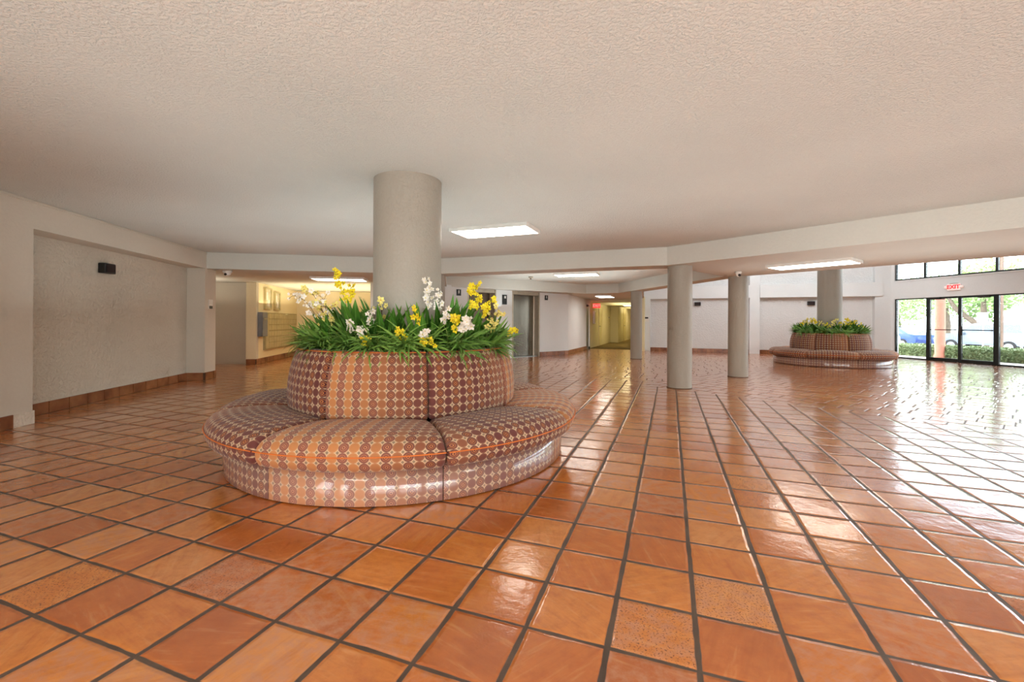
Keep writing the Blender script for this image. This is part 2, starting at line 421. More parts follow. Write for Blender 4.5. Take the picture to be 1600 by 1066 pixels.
struct('trim_2', ribbon(coffer, ZS, ZC, True), M['fascia'], 'beam faces around the raised ceiling panel', 'beam')
mb = ribbon([F1, F0, (4.42, 14.6), (5.75, 19.0)], ZS, ZH)
struct('wall_upper', mb, M['wall_white'], 'upper wall above the soffit edge in the tall entrance lobby', 'wall')

# left wall with a recess
mb = MB()
for a, b in ((-12.5, -9.9), (-8.5, -7.7), (-6.3, .03)): mb.prism([L(a), L(b), L(b, .5), L(a, .5)], 0, ZC)
for a, b in ((-9.9, -8.5), (-7.7, -6.3)): mb.prism([L(a), L(b), L(b, .5), L(a, .5)], 2.4, ZC)
mb.prism([L(3.81), L(4.24), L(4.24, .6), L(3.81, .6)], 0, ZC)
mb.prism([L(.03), L(3.81), L(3.81, .5), L(.03, .5)], ZS, ZC)
struct('wall_left', mb, M['wall_beige'], 'beige wall with two piers and a lintel framing a recess', 'wall')
mb = MB(); mb.prism([L(.03, .33), L(3.81, .33), L(3.81, .5), L(.03, .5)], 0, ZS)
struct('wall_left_recess', mb, M['wall_stucco'], 'rough stucco panel set back between two piers', 'wall')
mb = MB(); mb.prism([L(-12.5, -.012), L(4.25, -.012), L(4.25, .01), L(-12.5, .01)], ZC-.035, ZC-.015)
struct('trim_3', mb, M['wall_beige'], 'thin strip along the top of the wall with the recess', 'trim')

def baseboard(name, p, q, label, h=.15, th=.02, first=None):
    """row of terracotta base tiles on the wall face from p to q, room side on the right of p->q"""
    p, q = Vector(p), Vector(q); d = (q-p).normalized(); ln = (q-p).length; n = Vector((d.y, -d.x))
    m = MB(); s = 0.; T = .315
    m.prism([along(p, d, 0), along(p, d, ln), along(p, d, ln, n, th*.6), along(p, d, 0, n, th*.6)], 0, h-.004, mi=1)
    while s < ln-.02:
        e = min(s+(first if (first and s == 0) else T), ln); g = .006
        m.prism([along(p, d, s+g), along(p, d, e-g), along(p, d, e-g, n, th), along(p, d, s+g, n, th)], .004, h)
        s = e
    return struct(name, m, [M['base_tile'], M['grout']], label, 'baseboard')
baseboard('baseboard_left', L(.03, .33), L(3.81, .33), 'row of terracotta base tiles along the stucco recess')
baseboard('baseboard_pier', L(-3.0), L(-.22), 'terracotta base tiles on the pier at the picture edge')
m = MB(); m.prism([L(-.22, -.012), L(.03, -.012), L(.042, -.012), L(.042, .2), L(.03, .2), L(-.22, .0)], 0, .15)
struct('trim_4', m, M['base_patch'], 'bare white plaster patch where a base tile is missing', 'plaster patch')
baseboard('baseboard_far_pier', L(3.81, .33), L(3.81, -.0), 'terracotta base tile on the face of the far pier')
baseboard('baseboard_far_pier_end', L(3.81), L(4.24), 'terracotta base tile under the plaque on the far pier')

# corridor and mail room
m = MB(); m.prism([(-9.8, 11.72), (-7.22, 12.12), (-7.22, 12.4), (-9.8, 12.0)], 0, ZS+.05)
m.prism([(-9.8, 9.3), (-9.8, 12.1), (-10, 12.1), (-10, 9.3)], 0, ZS+.05)
m.prism([L(4.24, .55), (-9.9, 9.55), (-9.9, 9.2), L(3.9, .55)], 0, ZS+.05)
struct('wall_corridor', m, M['wall_beige'], 'shaded beige wall in the side passage behind the far pier', 'wall')
M0 = Vector((-7.0, 11.9)); Mw = lambda s, o=0: along(M0, dl, s, nl, o)
m = MB(); m.prism([(-7.24, 11.86), (-7.0, 11.9), (-7.02, 12.05), Mw(.15, .3), (-7.3, 12.3)], 0, ZS+.05)
m.prism([(-7.36, 11.98), (-7.22, 12.0), (-7.22, 12.2), (-7.36, 12.18)], 0, ZS+.05)
struct('wall_mail_pier', m, M['wall_beige'], 'narrow beige pier beside the mail room', 'wall')
m = MB(); m.prism([Mw(.0), Mw(3.5), Mw(3.5, .25), Mw(0, .25)], 0, ZS+.05)
struct('wall_mail', m, M['wall_cream'], 'warm cream wall holding the mailboxes', 'wall')
mbk = Vector(Mw(3.5)); d80 = hd(80.2)
m = MB(); m.prism([along(mbk, d80, -.3), along(mbk, d80, 4.4), along(mbk+Vector((0, .25)), d80, 4.4), along(mbk+Vector((0, .25)), d80, -.3)], 0, ZS+.05)
struct('wall_mail_back', m, M['wall_cream'], 'warm cream back wall of the mail room behind the orchids', 'wall')
m = MB(); m.prism([(-3.58, 11.55), (-3.4, 11.7), (-3.2, 16.2), (-3.4, 16.2)], 0, ZS+.05)
struct('wall_mail_side', m, M['wall_cream'], 'side wall of the mail room', 'wall')
baseboard('baseboard_mail', Mw(0), Mw(3.5), 'terracotta base tiles under the mailboxes')
baseboard('baseboard_mail_pier', (-7.24, 11.86), (-7.0, 11.9), 'dark base tile on the narrow mail room pier')

# elevator wall
d50 = hd(50.2); n50 = Vector((-d50.y, d50.x)); W0 = Vector((-1.89, 12.97)); Wl = lambda t, o=0: along(W0, d50, t, n50, o)
m = MB()
for a, b in ((-2.25, .66), (1.79, 2.46), (3.74, 5.19)):
    m.prism([Wl(a), Wl(b), Wl(b, .35), Wl(a, .35)], 0, ZS+.05)
struct('wall_elevator', m, M['wall_white'], 'off-white wall around the two elevators', 'wall')
for i, (a, b, lab) in enumerate(((.66, 1.79, 'stainless steel elevator door mostly behind the orchids'), (2.46, 3.74, 'stainless steel elevator door beside the planter'))):
    c = Wl((a+b)/2); root = empty('door_%d' % (i+1), (c[0], c[1], 0), rzof(d50), lab, 'elevator', kind='structure')
    w = b-a
    f = MB(); f.box((-w/2+.035, .16, 1.12), (.07, .30, 2.25)); f.box((w/2-.02, .16, 1.12), (.04, .30, 2.25)); f.box((0, .16, 2.2), (w-.11, .28, .12)); f.build('frame', M['jamb'], root)
    p = MB(); p.box((-.01, .29, 1.075), (w-.11, .03, 2.13)); p.build('door_panel', M['steel_dark' if i == 0 else 'steel'], root)
    s_ = MB(); s_.box((.0, .17, .006), (w-.11, .2, .012)); s_.build('sill', M['alum'], root)
bend = Wl(5.19); d21 = hd(21.2); n21 = Vector((-d21.y, d21.x)); V0 = Vector(bend); Vl = lambda s, o=0: along(V0, d21, s, n21, o)
m = MB(); m.prism([Vl(0), Vl(3.4), Vl(3.4, .3), Vl(0, .3)], 0, ZS+.05)
m.prism([Vl(4.1), Vl(4.3), Vl(4.3, .3), Vl(4.1, .3)], 0, ZS+.05)
m.prism([Vl(3.4), Vl(4.1), Vl(4.1, .3), Vl(3.4, .3)], 2.05, ZS+.05)
struct('wall_service', m, M['wall_white'], 'off-white wall leading to the carpeted hallway', 'wall')
baseboard('baseboard_elevator', Wl(3.74), Wl(5.19), 'terracotta base tiles beyond the elevators')
baseboard('baseboard_service', Vl(0), Vl(3.4), 'terracotta base tiles leading to the hallway')
c = Vl(3.75); root = empty('door_3', (c[0], c[1], 0), rzof(d21), 'grey service door at the hallway entrance', 'door', kind='structure')
f = MB(); f.box((0, .05, 1.02), (.64, .045, 2.03)); f.build('door_leaf', M['door_green'], root)
f = MB(); f.box((-.12, -.02, 1.95), (.3, .06, .06)); f.build('door_closer', M['black'], root)
f = MB(); f.box((.26, -.02, .05), (.06, .06, .1)); f.build('door_stop', M['black'], root)

# hallway
H0 = Vector(Vl(4.3)); Hl = lambda s, o=0: along(H0, d21, s, n21, o)     # left side of the hall; o negative = to the right
HW = 2.3
m = MB(); m.prism([Hl(0), Hl(6.2), Hl(6.2, .3), Hl(0, .3)], 0, ZS); m.prism([Hl(6.2, -.45), Hl(24, -.45), Hl(24, .3), Hl(6.2, .3)], 0, ZS)
struct('wall_hall_left', m, M['wall_olive'], 'olive-lit hallway wall receding from the lobby', 'wall')
m = MB(); m.prism([Hl(-1.1, -HW), Hl(24, -HW), Hl(24, -HW-.2), Hl(-1.1, -HW-.2)], 0, ZS+.06)
struct('wall_hall_right', m, M['wall_olive'], 'hallway wall behind the thin column', 'wall')
m = MB(); m.prism([Hl(24, .3), Hl(24, -HW-.2), Hl(24.2, -HW-.2), Hl(24.2, .3)], 0, ZS)
struct('wall_hall_end', m, M['wall_olive'], 'far end wall of the hallway', 'wall')
m = MB(); m.flat([[Hl(0, .3), Hl(24, .3), Hl(24, -HW-.2), Hl(0, -HW-.2)]], 2.17)
m.add([(*Hl(0, .3), 2.17), (*Hl(0, -HW), 2.17), (*Hl(0, -HW), ZS+.02), (*Hl(0, .3), ZS+.02)], [[0, 1, 2, 3]])
struct('ceiling_hall', m, M['wall_olive'], 'low ceiling of the hallway', 'ceiling')
m = MB(); m.prism([Hl(-.1, .02), Hl(24, .02), Hl(24, -HW), Hl(-.1, -HW)], 0.0, .012)
struct('floor_carpet', m, M['carpet'], 'olive brown hallway carpet', 'carpet')
# hallway doors
for i, (s0, o, lab) in enumerate(((2.6, 0, 'cream hallway door nearest the exit sign'), (9.2, -.45, 'cream door further down the hallway'), (13.5, -.45, 'dark-handled door deep in the hallway'))):
    c = Hl(s0, o-.012); root = empty('door_%d' % (4+i), (c[0], c[1], .012), rzof(d21), lab, 'door', kind='structure')
    f = MB(); f.box((-.47, 0, 1.02), (.06, .06, 2.04)); f.box((.47, 0, 1.02), (.06, .06, 2.04)); f.box((0, 0, 2.06), (1.0, .06, .06)); f.build('frame', M['wall_cream'], root)
    f = MB(); f.box((0, .0, 1.01), (.87, .03, 2.0)); f.build('door_leaf', M['door_cream'], root)
    f = MB(); f.tube([(-.36, -.02, 1.0), (-.36, -.07, 1.0), (-.26, -.07, 1.0)], .012); f.build('handle', M['black'], root)

# back wall of the tall lobby
d110 = hd(110.2); n110 = Vector((-d110.y, d110.x)); B0 = Vector((5.62, 18.72)); Bl = lambda t, o=0: along(B0, d110, t, n110, o)
m = MB()
for a, b in ((-.02, .31), (4.08, 4.44), (8.14, 8.75)):
    m.prism([Bl(a), Bl(b), Bl(b, .4), Bl(a, .4)], 0, ZH)
struct('wall_back', m, M['wall_white'], 'white piers on the tall back wall', 'wall')
m = MB()
for a, b in ((.31, 4.08), (4.44, 8.14)):
    m.prism([Bl(a, .2), Bl(b, .2), Bl(b, .4), Bl(a, .4)], 0, ZH)
struct('wall_back_recess', m, M['stucco_white'], 'white stucco panels set back between the piers', 'wall')
m = MB(); m.prism([Bl(.31, -.0), Bl(4.08, -.0), Bl(4.08, .25), Bl(.31, .25)], 2.22, 2.73)
m.prism([Bl(4.44, -.06), Bl(8.36, -.06), Bl(8.36, .25), Bl(4.44, .25)], 2.22, 2.73)
struct('trim_5', m, M['wall_white'], 'white horizontal band across the tall back wall', 'beam')
baseboard('baseboard_back', Bl(.31, .2), Bl(4.08, .2), 'terracotta base tiles behind the thin columns')
baseboard('baseboard_back_far', Bl(4.44, .2), Bl(8.14, .2), 'terracotta base tiles behind the far round bench')

# entrance wall (glazed)
d170 = hd(170.2); n170 = Vector((-d170.y, d170.x)); D0 = Vector((13.71, 15.74)); Dl = lambda s, o=0: along(D0, d170, s, n170, o)
SE = 14.4
marks = [.105, 1.14, 2.06, 2.98, 4.0, 5.0, 6.0, 7.0, 8.0, 9.0, 10.0, 11.0, 12.0, 13.0, 14.0]
m = MB(); m.prism([Dl(-.3), Dl(.105), Dl(.105, .2), Dl(-.3, .2)], 0, ZH); m.prism([Dl(14.0), Dl(SE), Dl(SE, .2), Dl(14.0, .2)], 0, ZH)
m.prism([Dl(.105), Dl(14), Dl(14, .2), Dl(.105, .2)], 2.10, 2.75); m.prism([Dl(.105), Dl(14), Dl(14, .2), Dl(.105, .2)], 4.25, ZH)
struct('wall_entrance', m, M['wall_white'], 'off-white wall framing the glass entrance', 'wall')
ang = rzof(d170)
m = MB(); m.prism([Dl(-.2), Dl(SE), (12.4, .6), F1, F0, (4.42, 14.6), (5.5, 19.3), Bl(9, .4)], ZH, ZH+.1)
struct('ceiling_lobby', m, M['wall_white'], 'tall lobby ceiling above the glass entrance', 'ceiling')

def glazing(name, s0, s1, z0, z1, label, bars=(.05, .05, .05, .05), off=.08, depth=.07, cat='window', mat='bronze'):
    c = Dl((s0+s1)/2, off); root = empty(name, (c[0], c[1], z0), ang, label, cat, kind='structure')
    w, h = s1-s0, z1-z0; l, r, b, t = bars
    f = MB(); f.box((-w/2+l/2, 0, h/2), (l, depth, h)); f.box((w/2-r/2, 0, h/2), (r, depth, h))
    f.box((0, 0, b/2), (w-l-r, depth, b)); f.box((0, 0, h-t/2), (w-l-r, depth, t)); f.build('frame', M[mat], root)
    g = MB(); g.box(((l-r)/2, 0, (b+h-t)/2), (w-l-r, .008, h-b-t)); g.build('pane', M['glass'], root)
    return root
glazing('window_1', .105, 1.14, 0, 2.10, 'glass sidelight between the far round bench and the entrance door', (.035, .03, .04, .035))
for i, (s0, s1, lab) in enumerate(((1.14, 2.06, 'black-framed glass entrance door showing the salmon column outside'), (2.06, 2.98, 'black-framed glass entrance door showing the forked tree outside'))):
    r = glazing('door_%d' % (7+i), s0, s1, 0, 2.10, lab, ((.08, .04), (.04, .07))[i]+(.11, .06), cat='glass door')
    w = s1-s0
    f = MB(); f.tube([(-w/2+.1, -.06, 1.03), (w/2-.1, -.06, 1.03)], .014); f.box((-w/2+.1, -.045, 1.03), (.03, .06, .04)); f.box((w/2-.1, -.045, 1.03), (.03, .06, .04)); f.build('push_bar', M['bronze'], r)
    f = MB(); f.box((-.22 if i == 0 else .18, -.06, 2.05), (.3, .06, .06), bev=.01); f.tube([(-.1 if i == 0 else .3, -.07, 2.03), (.1, -.1, 2.02)], .01); f.build('door_closer', M['black'], r)
    if i == 1:
        f = MB(); f.box((-w/2+.04, -.06, 1.0), (.1, .03, .28), bev=.008); f.build('lock_plate', M['black'], r)
for i in range(3, len(marks)-1):
    glazing('window_%d' % (i-1), marks[i], marks[i+1], 0, 2.10, 'tall glass sidelight beside the entrance door' if i == 3 else 'glass panel number %d along the entrance front past the sidelight' % (i-3), (.05 if i == 3 else .04, .03, .04, .035))
um = [.105, 1.06, 2.04, 2.98]+marks[4:]
for i in range(len(um)-1):
    lab = ['upper window next to the corner of the back wall', 'upper window over the door showing the salmon column', 'upper window over the door showing the forked tree', 'upper window over the tall sidelight'][i] if i < 4 else 'upper window %d panes past the one over the tall sidelight' % (i-3)
    glazing('window_%d' % (20+i), um[i], um[i+1], 2.75, 4.25, lab, (.03, .03, .05, .04))
m = MB(); m.prism([Dl(.105, -.02), Dl(14, -.02), Dl(14, .1), Dl(.105, .1)], 2.71, 2.75)
struct('trim_6', m, M['wall_white'], 'thin sill under the upper windows', 'sill')

# closing walls out of frame, with windows behind the camera
m = MB(); m.prism([Dl(SE), Dl(SE, .2), (12.6, .2), (12.4, .6)], 0, ZH); m.prism([(12.4, .7), (12.6, .7), (12.2, -7.3), (12.0, -7.3)], 0, ZC+.1)
struct('wall_right', m, M['wall_beige'], 'plain beige wall out of view beyond the entrance', 'wall')
m = MB(); wins = [(-2.2, .4), (.8, 3.4), (3.8, 6.4), (6.8, 9.4)]; xs = [-3.9]+[v for w in wins for v in w]+[12.2]
for k in range(0, len(xs), 2): m.prism([(xs[k], -7.2), (xs[k+1], -7.2), (xs[k+1], -7), (xs[k], -7)], 0, ZC+.1)
m.prism([(-3.9, -7.2), (12.2, -7.2), (12.2, -7), (-3.9, -7)], 2.4, ZC+.1)
struct('wall_behind', m, M['wall_beige'], 'beige wall with tall windows behind the viewpoint', 'wall')
for i, (a, b) in enumerate(wins):
    root = empty('window_%d' % (40+i), ((a+b)/2, -7.1, 0), 0, 'tall window %d steps along the wall behind the viewpoint' % (i+1), 'window', kind='structure')
    w = b-a; f = MB()
    for x in (-w/2+.03, 0, w/2-.03): f.box((x, 0, 1.2), (.06, .07, 2.4))
    f.box((0, 0, .03), (w, .07, .06)); f.box((0, 0, 2.37), (w, .07, .06)); f.build('frame', M['bronze'], root)
    g = MB(); g.box((0, 0, 1.2), (w-.1, .008, 2.3)); g.build('pane', M['glass'], root)

for i, a in enumerate((-9.9, -7.7)):
    c = L(a+.7, .1); root = empty('window_%d' % (50+i), (c[0], c[1], 0), rzof(dl), 'tall window in the recess wall behind the viewpoint, number %d' % (i+1), 'window', kind='structure')
    f = MB()
    for x in (-.67, .67): f.box((x, 0, 1.2), (.06, .07, 2.4))
    f.box((0, 0, .03), (1.28, .07, .06)); f.box((0, 0, 2.37), (1.28, .07, .06)); f.build('frame', M['bronze'], root)
    g = MB(); g.box((0, 0, 1.2), (1.28, .008, 2.28)); g.build('pane', M['glass'], root)

# columns
def column(x, y, r, z1, label):
    m = MB(); m.lathe([(r, 0), (r, z1)], 64, (x, y, 0))
    m.lathe([(r+.006, .0), (r+.006, .012), (r, .014)], 64, (x, y, 0), mi=1)
    return struct('column', m, [M['column'], M['grout']], label, 'column')
NB = (-1.035, 4.307); FB = (9.564, 13.109)
column(*NB, .327, ZC, 'thick grey round column rising through the near planter')
column(*FB, .311, ZH, 'grey round column rising through the far round bench')
column(3.118, 8.096, .217, ZS, 'grey round column standing nearest in the open floor')
column(5.09, 9.798, .205, ZS, 'grey round column second from the near planter at the soffit edge')
column(4.147, 14.518, .185, ZS, 'thin grey round column in front of the hallway')
column(-1.72, 9.80, .205, ZS, 'grey round column hidden behind the near planter column')

# ------------------------------------------------------------------ round bench
CELL = .0655
def offs(prof, amt):
    n = len(prof); out = []
    for i in range(n):
        a, b = Vector(prof[i-1]), Vector(prof[(i+1) % n]); d = (b-a).normalized()
        nn = Vector((d.y, -d.x)); out.append(Vector(prof[i])+nn*amt)
    return out
def sector(prof, half, uvmode, k, edge=.04, droop=0., na=26, gap=.004):
    """solid swept through +-half about -Y; profile counter-clockwise in (r,z) seen with r to the right"""
    m = MB(); n = len(prof); R0 = max(p[0] for p in prof)
    ar = sum(prof[i][0]*prof[(i+1) % n][1]-prof[(i+1) % n][0]*prof[i][1] for i in range(n))
    if ar < 0: prof = prof[::-1]
    cum = [0.]
    for i in range(n): cum.append(cum[-1]+math.dist(prof[i], prof[(i+1) % n]))
    half -= gap/R0
    A = []
    for j in range(na+1):
        x = -1+2*j/na; A.append(half*math.copysign(1-(1-abs(x))**1.6, x))
    rings = []; 
    for a in A:
        e = (half-abs(a))*R0; s = edge-math.sqrt(max(0, edge*edge-max(0, edge-e)**2)) if edge else 0
        pr = offs(prof, -s) if s > 1e-6 else [Vector(p) for p in prof]
        dz = droop*(abs(a)/half)**3
        zt = max(p[1] for p in prof); zb = min(p[1] for p in prof)
        rings.append([(p.x*math.sin(a), -p.x*math.cos(a), p.y-dz*max(0, (p.y-zb)/(zt-zb))) for p in pr])
    V = [p for r in rings for p in r]; F = []; U = []
    for j in range(na):
        for i in range(n):
            q = [(j, i), (j+1, i), (j+1, (i+1) % n), (j, (i+1) % n)]
            F.append([a*n+b for a, b in q])
            uu = []
            for (a, b), ci in zip(q, (cum[i], cum[i], cum[i+1], cum[i+1])):
                x = rings[a][b]; u = x[0] if uvmode == 'x' else A[a]*R0
                uu.append((u/CELL+k, ci/CELL+.5))
            U.append(uu)
    m.add(V, F, U, smooth=True)
    m.add(rings[0], [list(range(n))[::-1]], [[(p[1]/CELL+.3, p[2]/CELL) for p in rings[0]][::-1]])
    m.add(rings[-1], [list(range(n))], [[(p[1]/CELL+.3, p[2]/CELL) for p in rings[-1]]])
    # orient
    return m
seat_prof = [(1.00, .262), (1.50, .262), (1.585, .25), (1.618, .268), (1.640, .31), (1.646, .36), (1.632, .405), (1.595, .445), (1.53, .473), (1.44, .487), (1.30, .490), (1.15, .484), (1.05, .470), (1.00, .45)]
back_prof = [(.86, .44), (1.045, .44), (1.056, .50), (1.058, .58), (1.052, .68), (1.036, .78), (1.012, .87), (.990, .93), (.974, .958), (.950, .970), (.90, .970), (.865, .95)]
base_prof = [(1.47, .008), (1.519, .008), (1.521, .012), (1.521, .262), (1.47, .262)]
def arc(r, z, half, n=24): return [(r*math.sin(-half+2*half*i/n), -r*math.cos(-half+2*half*i/n), z) for i in range(n+1)]
def bench(loc, rz, label, scale=1.):
    root = empty('round_bench', (*loc, 0), rz, label, 'bench', 'round upholstered benches around columns')
    root.scale = (scale,)*3
    h = PI/8
    core = MB(); core.lathe([(.42, .0), (1.46, .0), (1.46, .255), (.90, .255), (.855, .255), (.855, .86), (.42, .86)], 64); core.build('core', M['seam'], root)
    so = MB(); so.lathe([(.36, .86), (.62, .90), (.86, .86)], 48); so.build('moss_bed', M['soil'], root)
    phase = [-5, 10, 31, 8, 9, 12, 11, 5]
    for k in range(8):
        ro = k*PI/4
        s = sector(seat_prof, h, 'x', phase[k]+.5, .04, .03).build('seat_cushion', M['fabric'], root); s.rotation_euler.z = ro
        p = MB(); p.tube(arc(1.647, .362, h-.006), .0042, 6); q = p.build('piping', M['piping'], s)
        b = sector(back_prof, h, 'a', phase[k]+4.5, .03, 0).build('backrest', M['fabric'], root); b.rotation_euler.z = ro
        p = MB(); p.tube(arc(.977, .960, h-.012), .004, 6); p.build('piping', M['piping'], b)
        g = sector(base_prof, h, 'a', phase[k]+.5, 0, 0, 16, .003).build('base_panel', M['vinyl'], root); g.rotation_euler.z = ro
        g['label'] = 'base panel under shiny clear vinyl'
    return root
nb = bench(NB, 0, 'big round bench in the foreground with disc-pattern upholstery and planter')
fb = dup(nb, label='round bench with disc-pattern upholstery and planter near the glass entrance')
fb.location = (*FB, 0); fb.rotation_euler.z = -math.radians(33+225); fb.scale = (.955,)*3

# ------------------------------------------------------------------ plants
def blade(m, base, az, el, ln, w, curl, n=6, fold=.35, tip=1.4):
    """one strap leaf: starts at elevation el, bends down by curl radians over its length"""
    p = Vector(base); side = Vector((-math.sin(az), math.cos(az), 0)); V = []; U = []
    for i in range(n+1):
        t = i/n; e = el-curl*t**1.3
        ww = w*(min(1, .45+t*2.2))*(1-max(0, (t-.5)/.5)**tip)+.0006
        d = Vector((math.cos(az)*math.cos(e), math.sin(az)*math.cos(e), math.sin(e))); up = side.cross(d)*-1
        V += [p-side*ww/2+up*ww*fold*.5, p, p+side*ww/2+up*ww*fold*.5]
        U += [(0, t), (.5, t), (1, t)]
        p = p+d*ln/n
    F = []; UU = []
    for i in range(n):
        a = 3*i
        for q in ([a, a+1, a+4, a+3], [a+1, a+2, a+5, a+4]): F.append(q); UU.append([U[x] for x in q])
    m.add(V, F, UU, smooth=True)
def broad_plant(seed):
    """leaves fan out around +X (away from the column)"""
    r = random.Random(seed); m = MB()
    for i in range(r.randint(13, 15)):
        inner = i < 7; az = r.uniform(-2.0, 2.0) if not inner else r.uniform(-1.5, 1.5)
        blade(m, (r.uniform(-.03, .03), r.uniform(-.05, .05), 0), az, r.uniform(1.15, 1.52) if inner else r.uniform(.6, 1.15), r.uniform(.34, .52) if inner else r.uniform(.3, .44),
              r.uniform(.056, .092), r.uniform(.05, .45) if inner else r.uniform(.5, 1.6), 7)
    return m
def grass_plant(seed):
    r = random.Random(seed); m = MB()
    for i in range(46):
        az = r.uniform(-2.2, 2.2)
        blade(m, (r.uniform(-.03, .03), r.uniform(-.05, .05), 0), az, r.uniform(.8, 1.5), r.uniform(.2, .38), r.uniform(.016, .028), r.uniform(.5, 2.3), 7, .3, 1.4)
    return m
bp = [broad_plant(s).build('broad_leaf_plant', M['broad']) for s in range(5)]
gp = [grass_plant(s+20).build('grass_plant', M['grass']) for s in range(5)]
used = set()
def place(src, name_label, cat, group, loc, rz, sc_, tilt=(0, 0)):
    o = src if src.name not in used else src.copy()
    if o is not src: C.objects.link(o)
    used.add(src.name)
    o.location = loc; o.rotation_euler = (tilt[0], tilt[1], rz); o.scale = (sc_,)*3
    return tag(o, name_label, cat, group)
def fill(center, s, nb_out, ng_out, nb_in, where, rnd):
    cx, cy = center
    def put(src, n, i, off, r0, r1, z, l0, l1, s0, s1, label, group):
        a = 2*PI*(i+off)/n+rnd.uniform(-.08, .08); rr = rnd.uniform(r0, r1)*s; lean = rnd.uniform(l0, l1)
        o = place(src, label, 'plant', group, (cx+math.cos(a)*rr, cy+math.sin(a)*rr, z*s), 0, rnd.uniform(s0, s1)*s)
        o.rotation_euler = (Matrix.Rotation(a+rnd.uniform(-.3, .3), 3, 'Z') @ Matrix.Rotation(lean, 3, 'Y')).to_euler()
    for i in range(ng_out):
        put(gp[i % 5], ng_out, i, 0, .76, .84, .955, .35, .95, .85, 1.2, 'arching tuft of narrow light green leaves spilling over the rim of the %s planter' % where, 'rim grass plants in the %s planter' % where)
    for i in range(nb_out):
        put(bp[i % 5], nb_out, i, .5, .62, .76, .87, .0, .5, .72, 1.05, 'clump of broad dark green strap leaves in the outer ring of the %s planter' % where, 'outer broad-leaf plants in the %s planter' % where)
    for i in range(nb_in):
        put(bp[(i+2) % 5], nb_in, i, .2, .46, .56, .88, .0, .25, .9, 1.2, 'upright clump of broad green leaves close to the column in the %s planter' % where, 'inner broad-leaf plants in the %s planter' % where)
fill(NB, 1., 40, 44, 22, 'near', random.Random(3))
fill(FB, .955, 26, 26, 12, 'far', random.Random(5))

def flower_mesh(mat, size, seed):
    r = random.Random(seed); m = MB()
    for k in range(5):
        a = 2*PI*k/5+r.uniform(-.15, .15); d = Vector((math.cos(a), math.sin(a), 0)); sd = Vector((-d.y, d.x, 0)); z = r.uniform(.1, .35)*size
        w = size*r.uniform(.32, .42)
        m.add([(0, 0, 0), d*size*.55+sd*w+Vector((0, 0, z*.6)), d*size+Vector((0, 0, z)), d*size*.55-sd*w+Vector((0, 0, z*.6))], [[0, 1, 2, 3]], smooth=True)
    m.lathe([(.0, size*.26), (size*.10, size*.2), (size*.12, size*.05), (0, -.002)], 8, mi=1)
    o = m.build('flower', [M[mat], M['heart'] if mat != 'white' else M['yellow']]); me = o.data
    bpy.data.objects.remove(o); return me
FM = {c: [flower_mesh(c, s, k) for k, s in enumerate((.029, .023, .033))] for c in ('yellow', 'white', 'cream')}
BUD = {c: flower_mesh(c, .016, 9) for c in ('yellow', 'white', 'cream')}
def world(px, py, Y):
    dx, dy = px-800, py-503.5; a = .0055
    ux, uy = dx*math.cos(a)+dy*math.sin(a), -dx*math.sin(a)+dy*math.cos(a)
    return Vector((ux*Y/680, Y, 1.2-uy*Y/680))
def orchid(base, tip, color, nf, label, seed, bow=.12, stem='stem', spread=.05, start=.45, small=False):
    r = random.Random(seed); base, tip = Vector(base), Vector(tip)
    root = empty('orchid_spray', base, 0, label, 'flower')
    v = tip-base; mid = v*.5+Vector((0, 0, bow)); pts = []
    for i in range(13):
        t = i/12; pts.append(2*t*(1-t)*mid+t*t*v)
    m = MB(); m.tube(pts, [.0035*(1-.6*i/12) for i in range(13)], 6)
    fl = []
    nf = int(nf*(1.2 if not small else 1.8)); spread *= .95 if not small else 1.5
    for i in range(nf):
        t = start+(1-start)*(i+.6)/nf; t = min(t, 1.)
        p = 2*t*(1-t)*mid+t*t*v; q = p+Vector((r.uniform(-1, 1), r.uniform(-1, .5), r.uniform(-.6, .8))).normalized()*r.uniform(.3, 1)*spread
        m.tube([p, (p+q)/2+Vector((0, 0, .006)), q], .0016, 5); fl.append(q)
    m.build('stem', M[stem], root)
    for i, q in enumerate(fl):
        me = BUD[color] if small and i % 3 else r.choice(FM[color])
        o = bpy.data.objects.new('flower', me); C.objects.link(o); o.parent = root; o.location = q
        o.rotation_euler = (PI/2+r.uniform(-.7, .5), r.uniform(-.4, .4), r.uniform(-.8, .8)); s_ = r.uniform(.8, 1.25); o.scale = (s_,)*3
def ring_pt(px, py_tip, Y, rr=None):
    w = world(px, py_tip, Y); return w
def ob(px, tip, Y, color, n, label, seed, dx=0., **k):
    w = world(*tip, Y)
    b = world(px, 503, Y); b.z = .9
    d = Vector((b.x-NB[0], b.y-NB[1])); l = d.length
    if l > .84: d *= .84/l
    if l < .42: d *= .42/max(l, .01)
    orchid((NB[0]+d.x, NB[1]+d.y, .87), w, color, n, label, seed, **k)
ob(738, (742, 446), 4.0, 'yellow', 22, 'dense bright yellow orchid spray high at the elevator side of the near planter', 1, spread=.085, start=.62, bow=.05)
ob(728, (768, 468), 3.95, 'yellow', 10, 'yellow orchid spray leaning out below the dense yellow one', 2, spread=.05, start=.6)
ob(560, (522, 424), 4.1, 'yellow', 14, 'tall yellow orchid spray reaching up to the lit ceiling panel', 3, spread=.045, start=.55, bow=.16)
ob(548, (548, 446), 4.0, 'yellow', 10, 'short bunched yellow orchid spray beside the tall yellow one', 4, spread=.05, start=.75, bow=.02)
ob(655, (652, 482), 3.5, 'yellow', 9, 'yellow orchid bunch low in front of the thick column', 5, spread=.04, start=.7, bow=.03)
ob(640, (622, 518), 3.42, 'yellow', 9, 'yellow orchid bunch just above the rim at the middle of the planter', 6, spread=.045, start=.55, bow=.1)
ob(722, (714, 492), 3.5, 'yellow', 9, 'yellow orchid sprig slanting under the white one by the elevator', 7, spread=.045, start=.65, bow=.03)
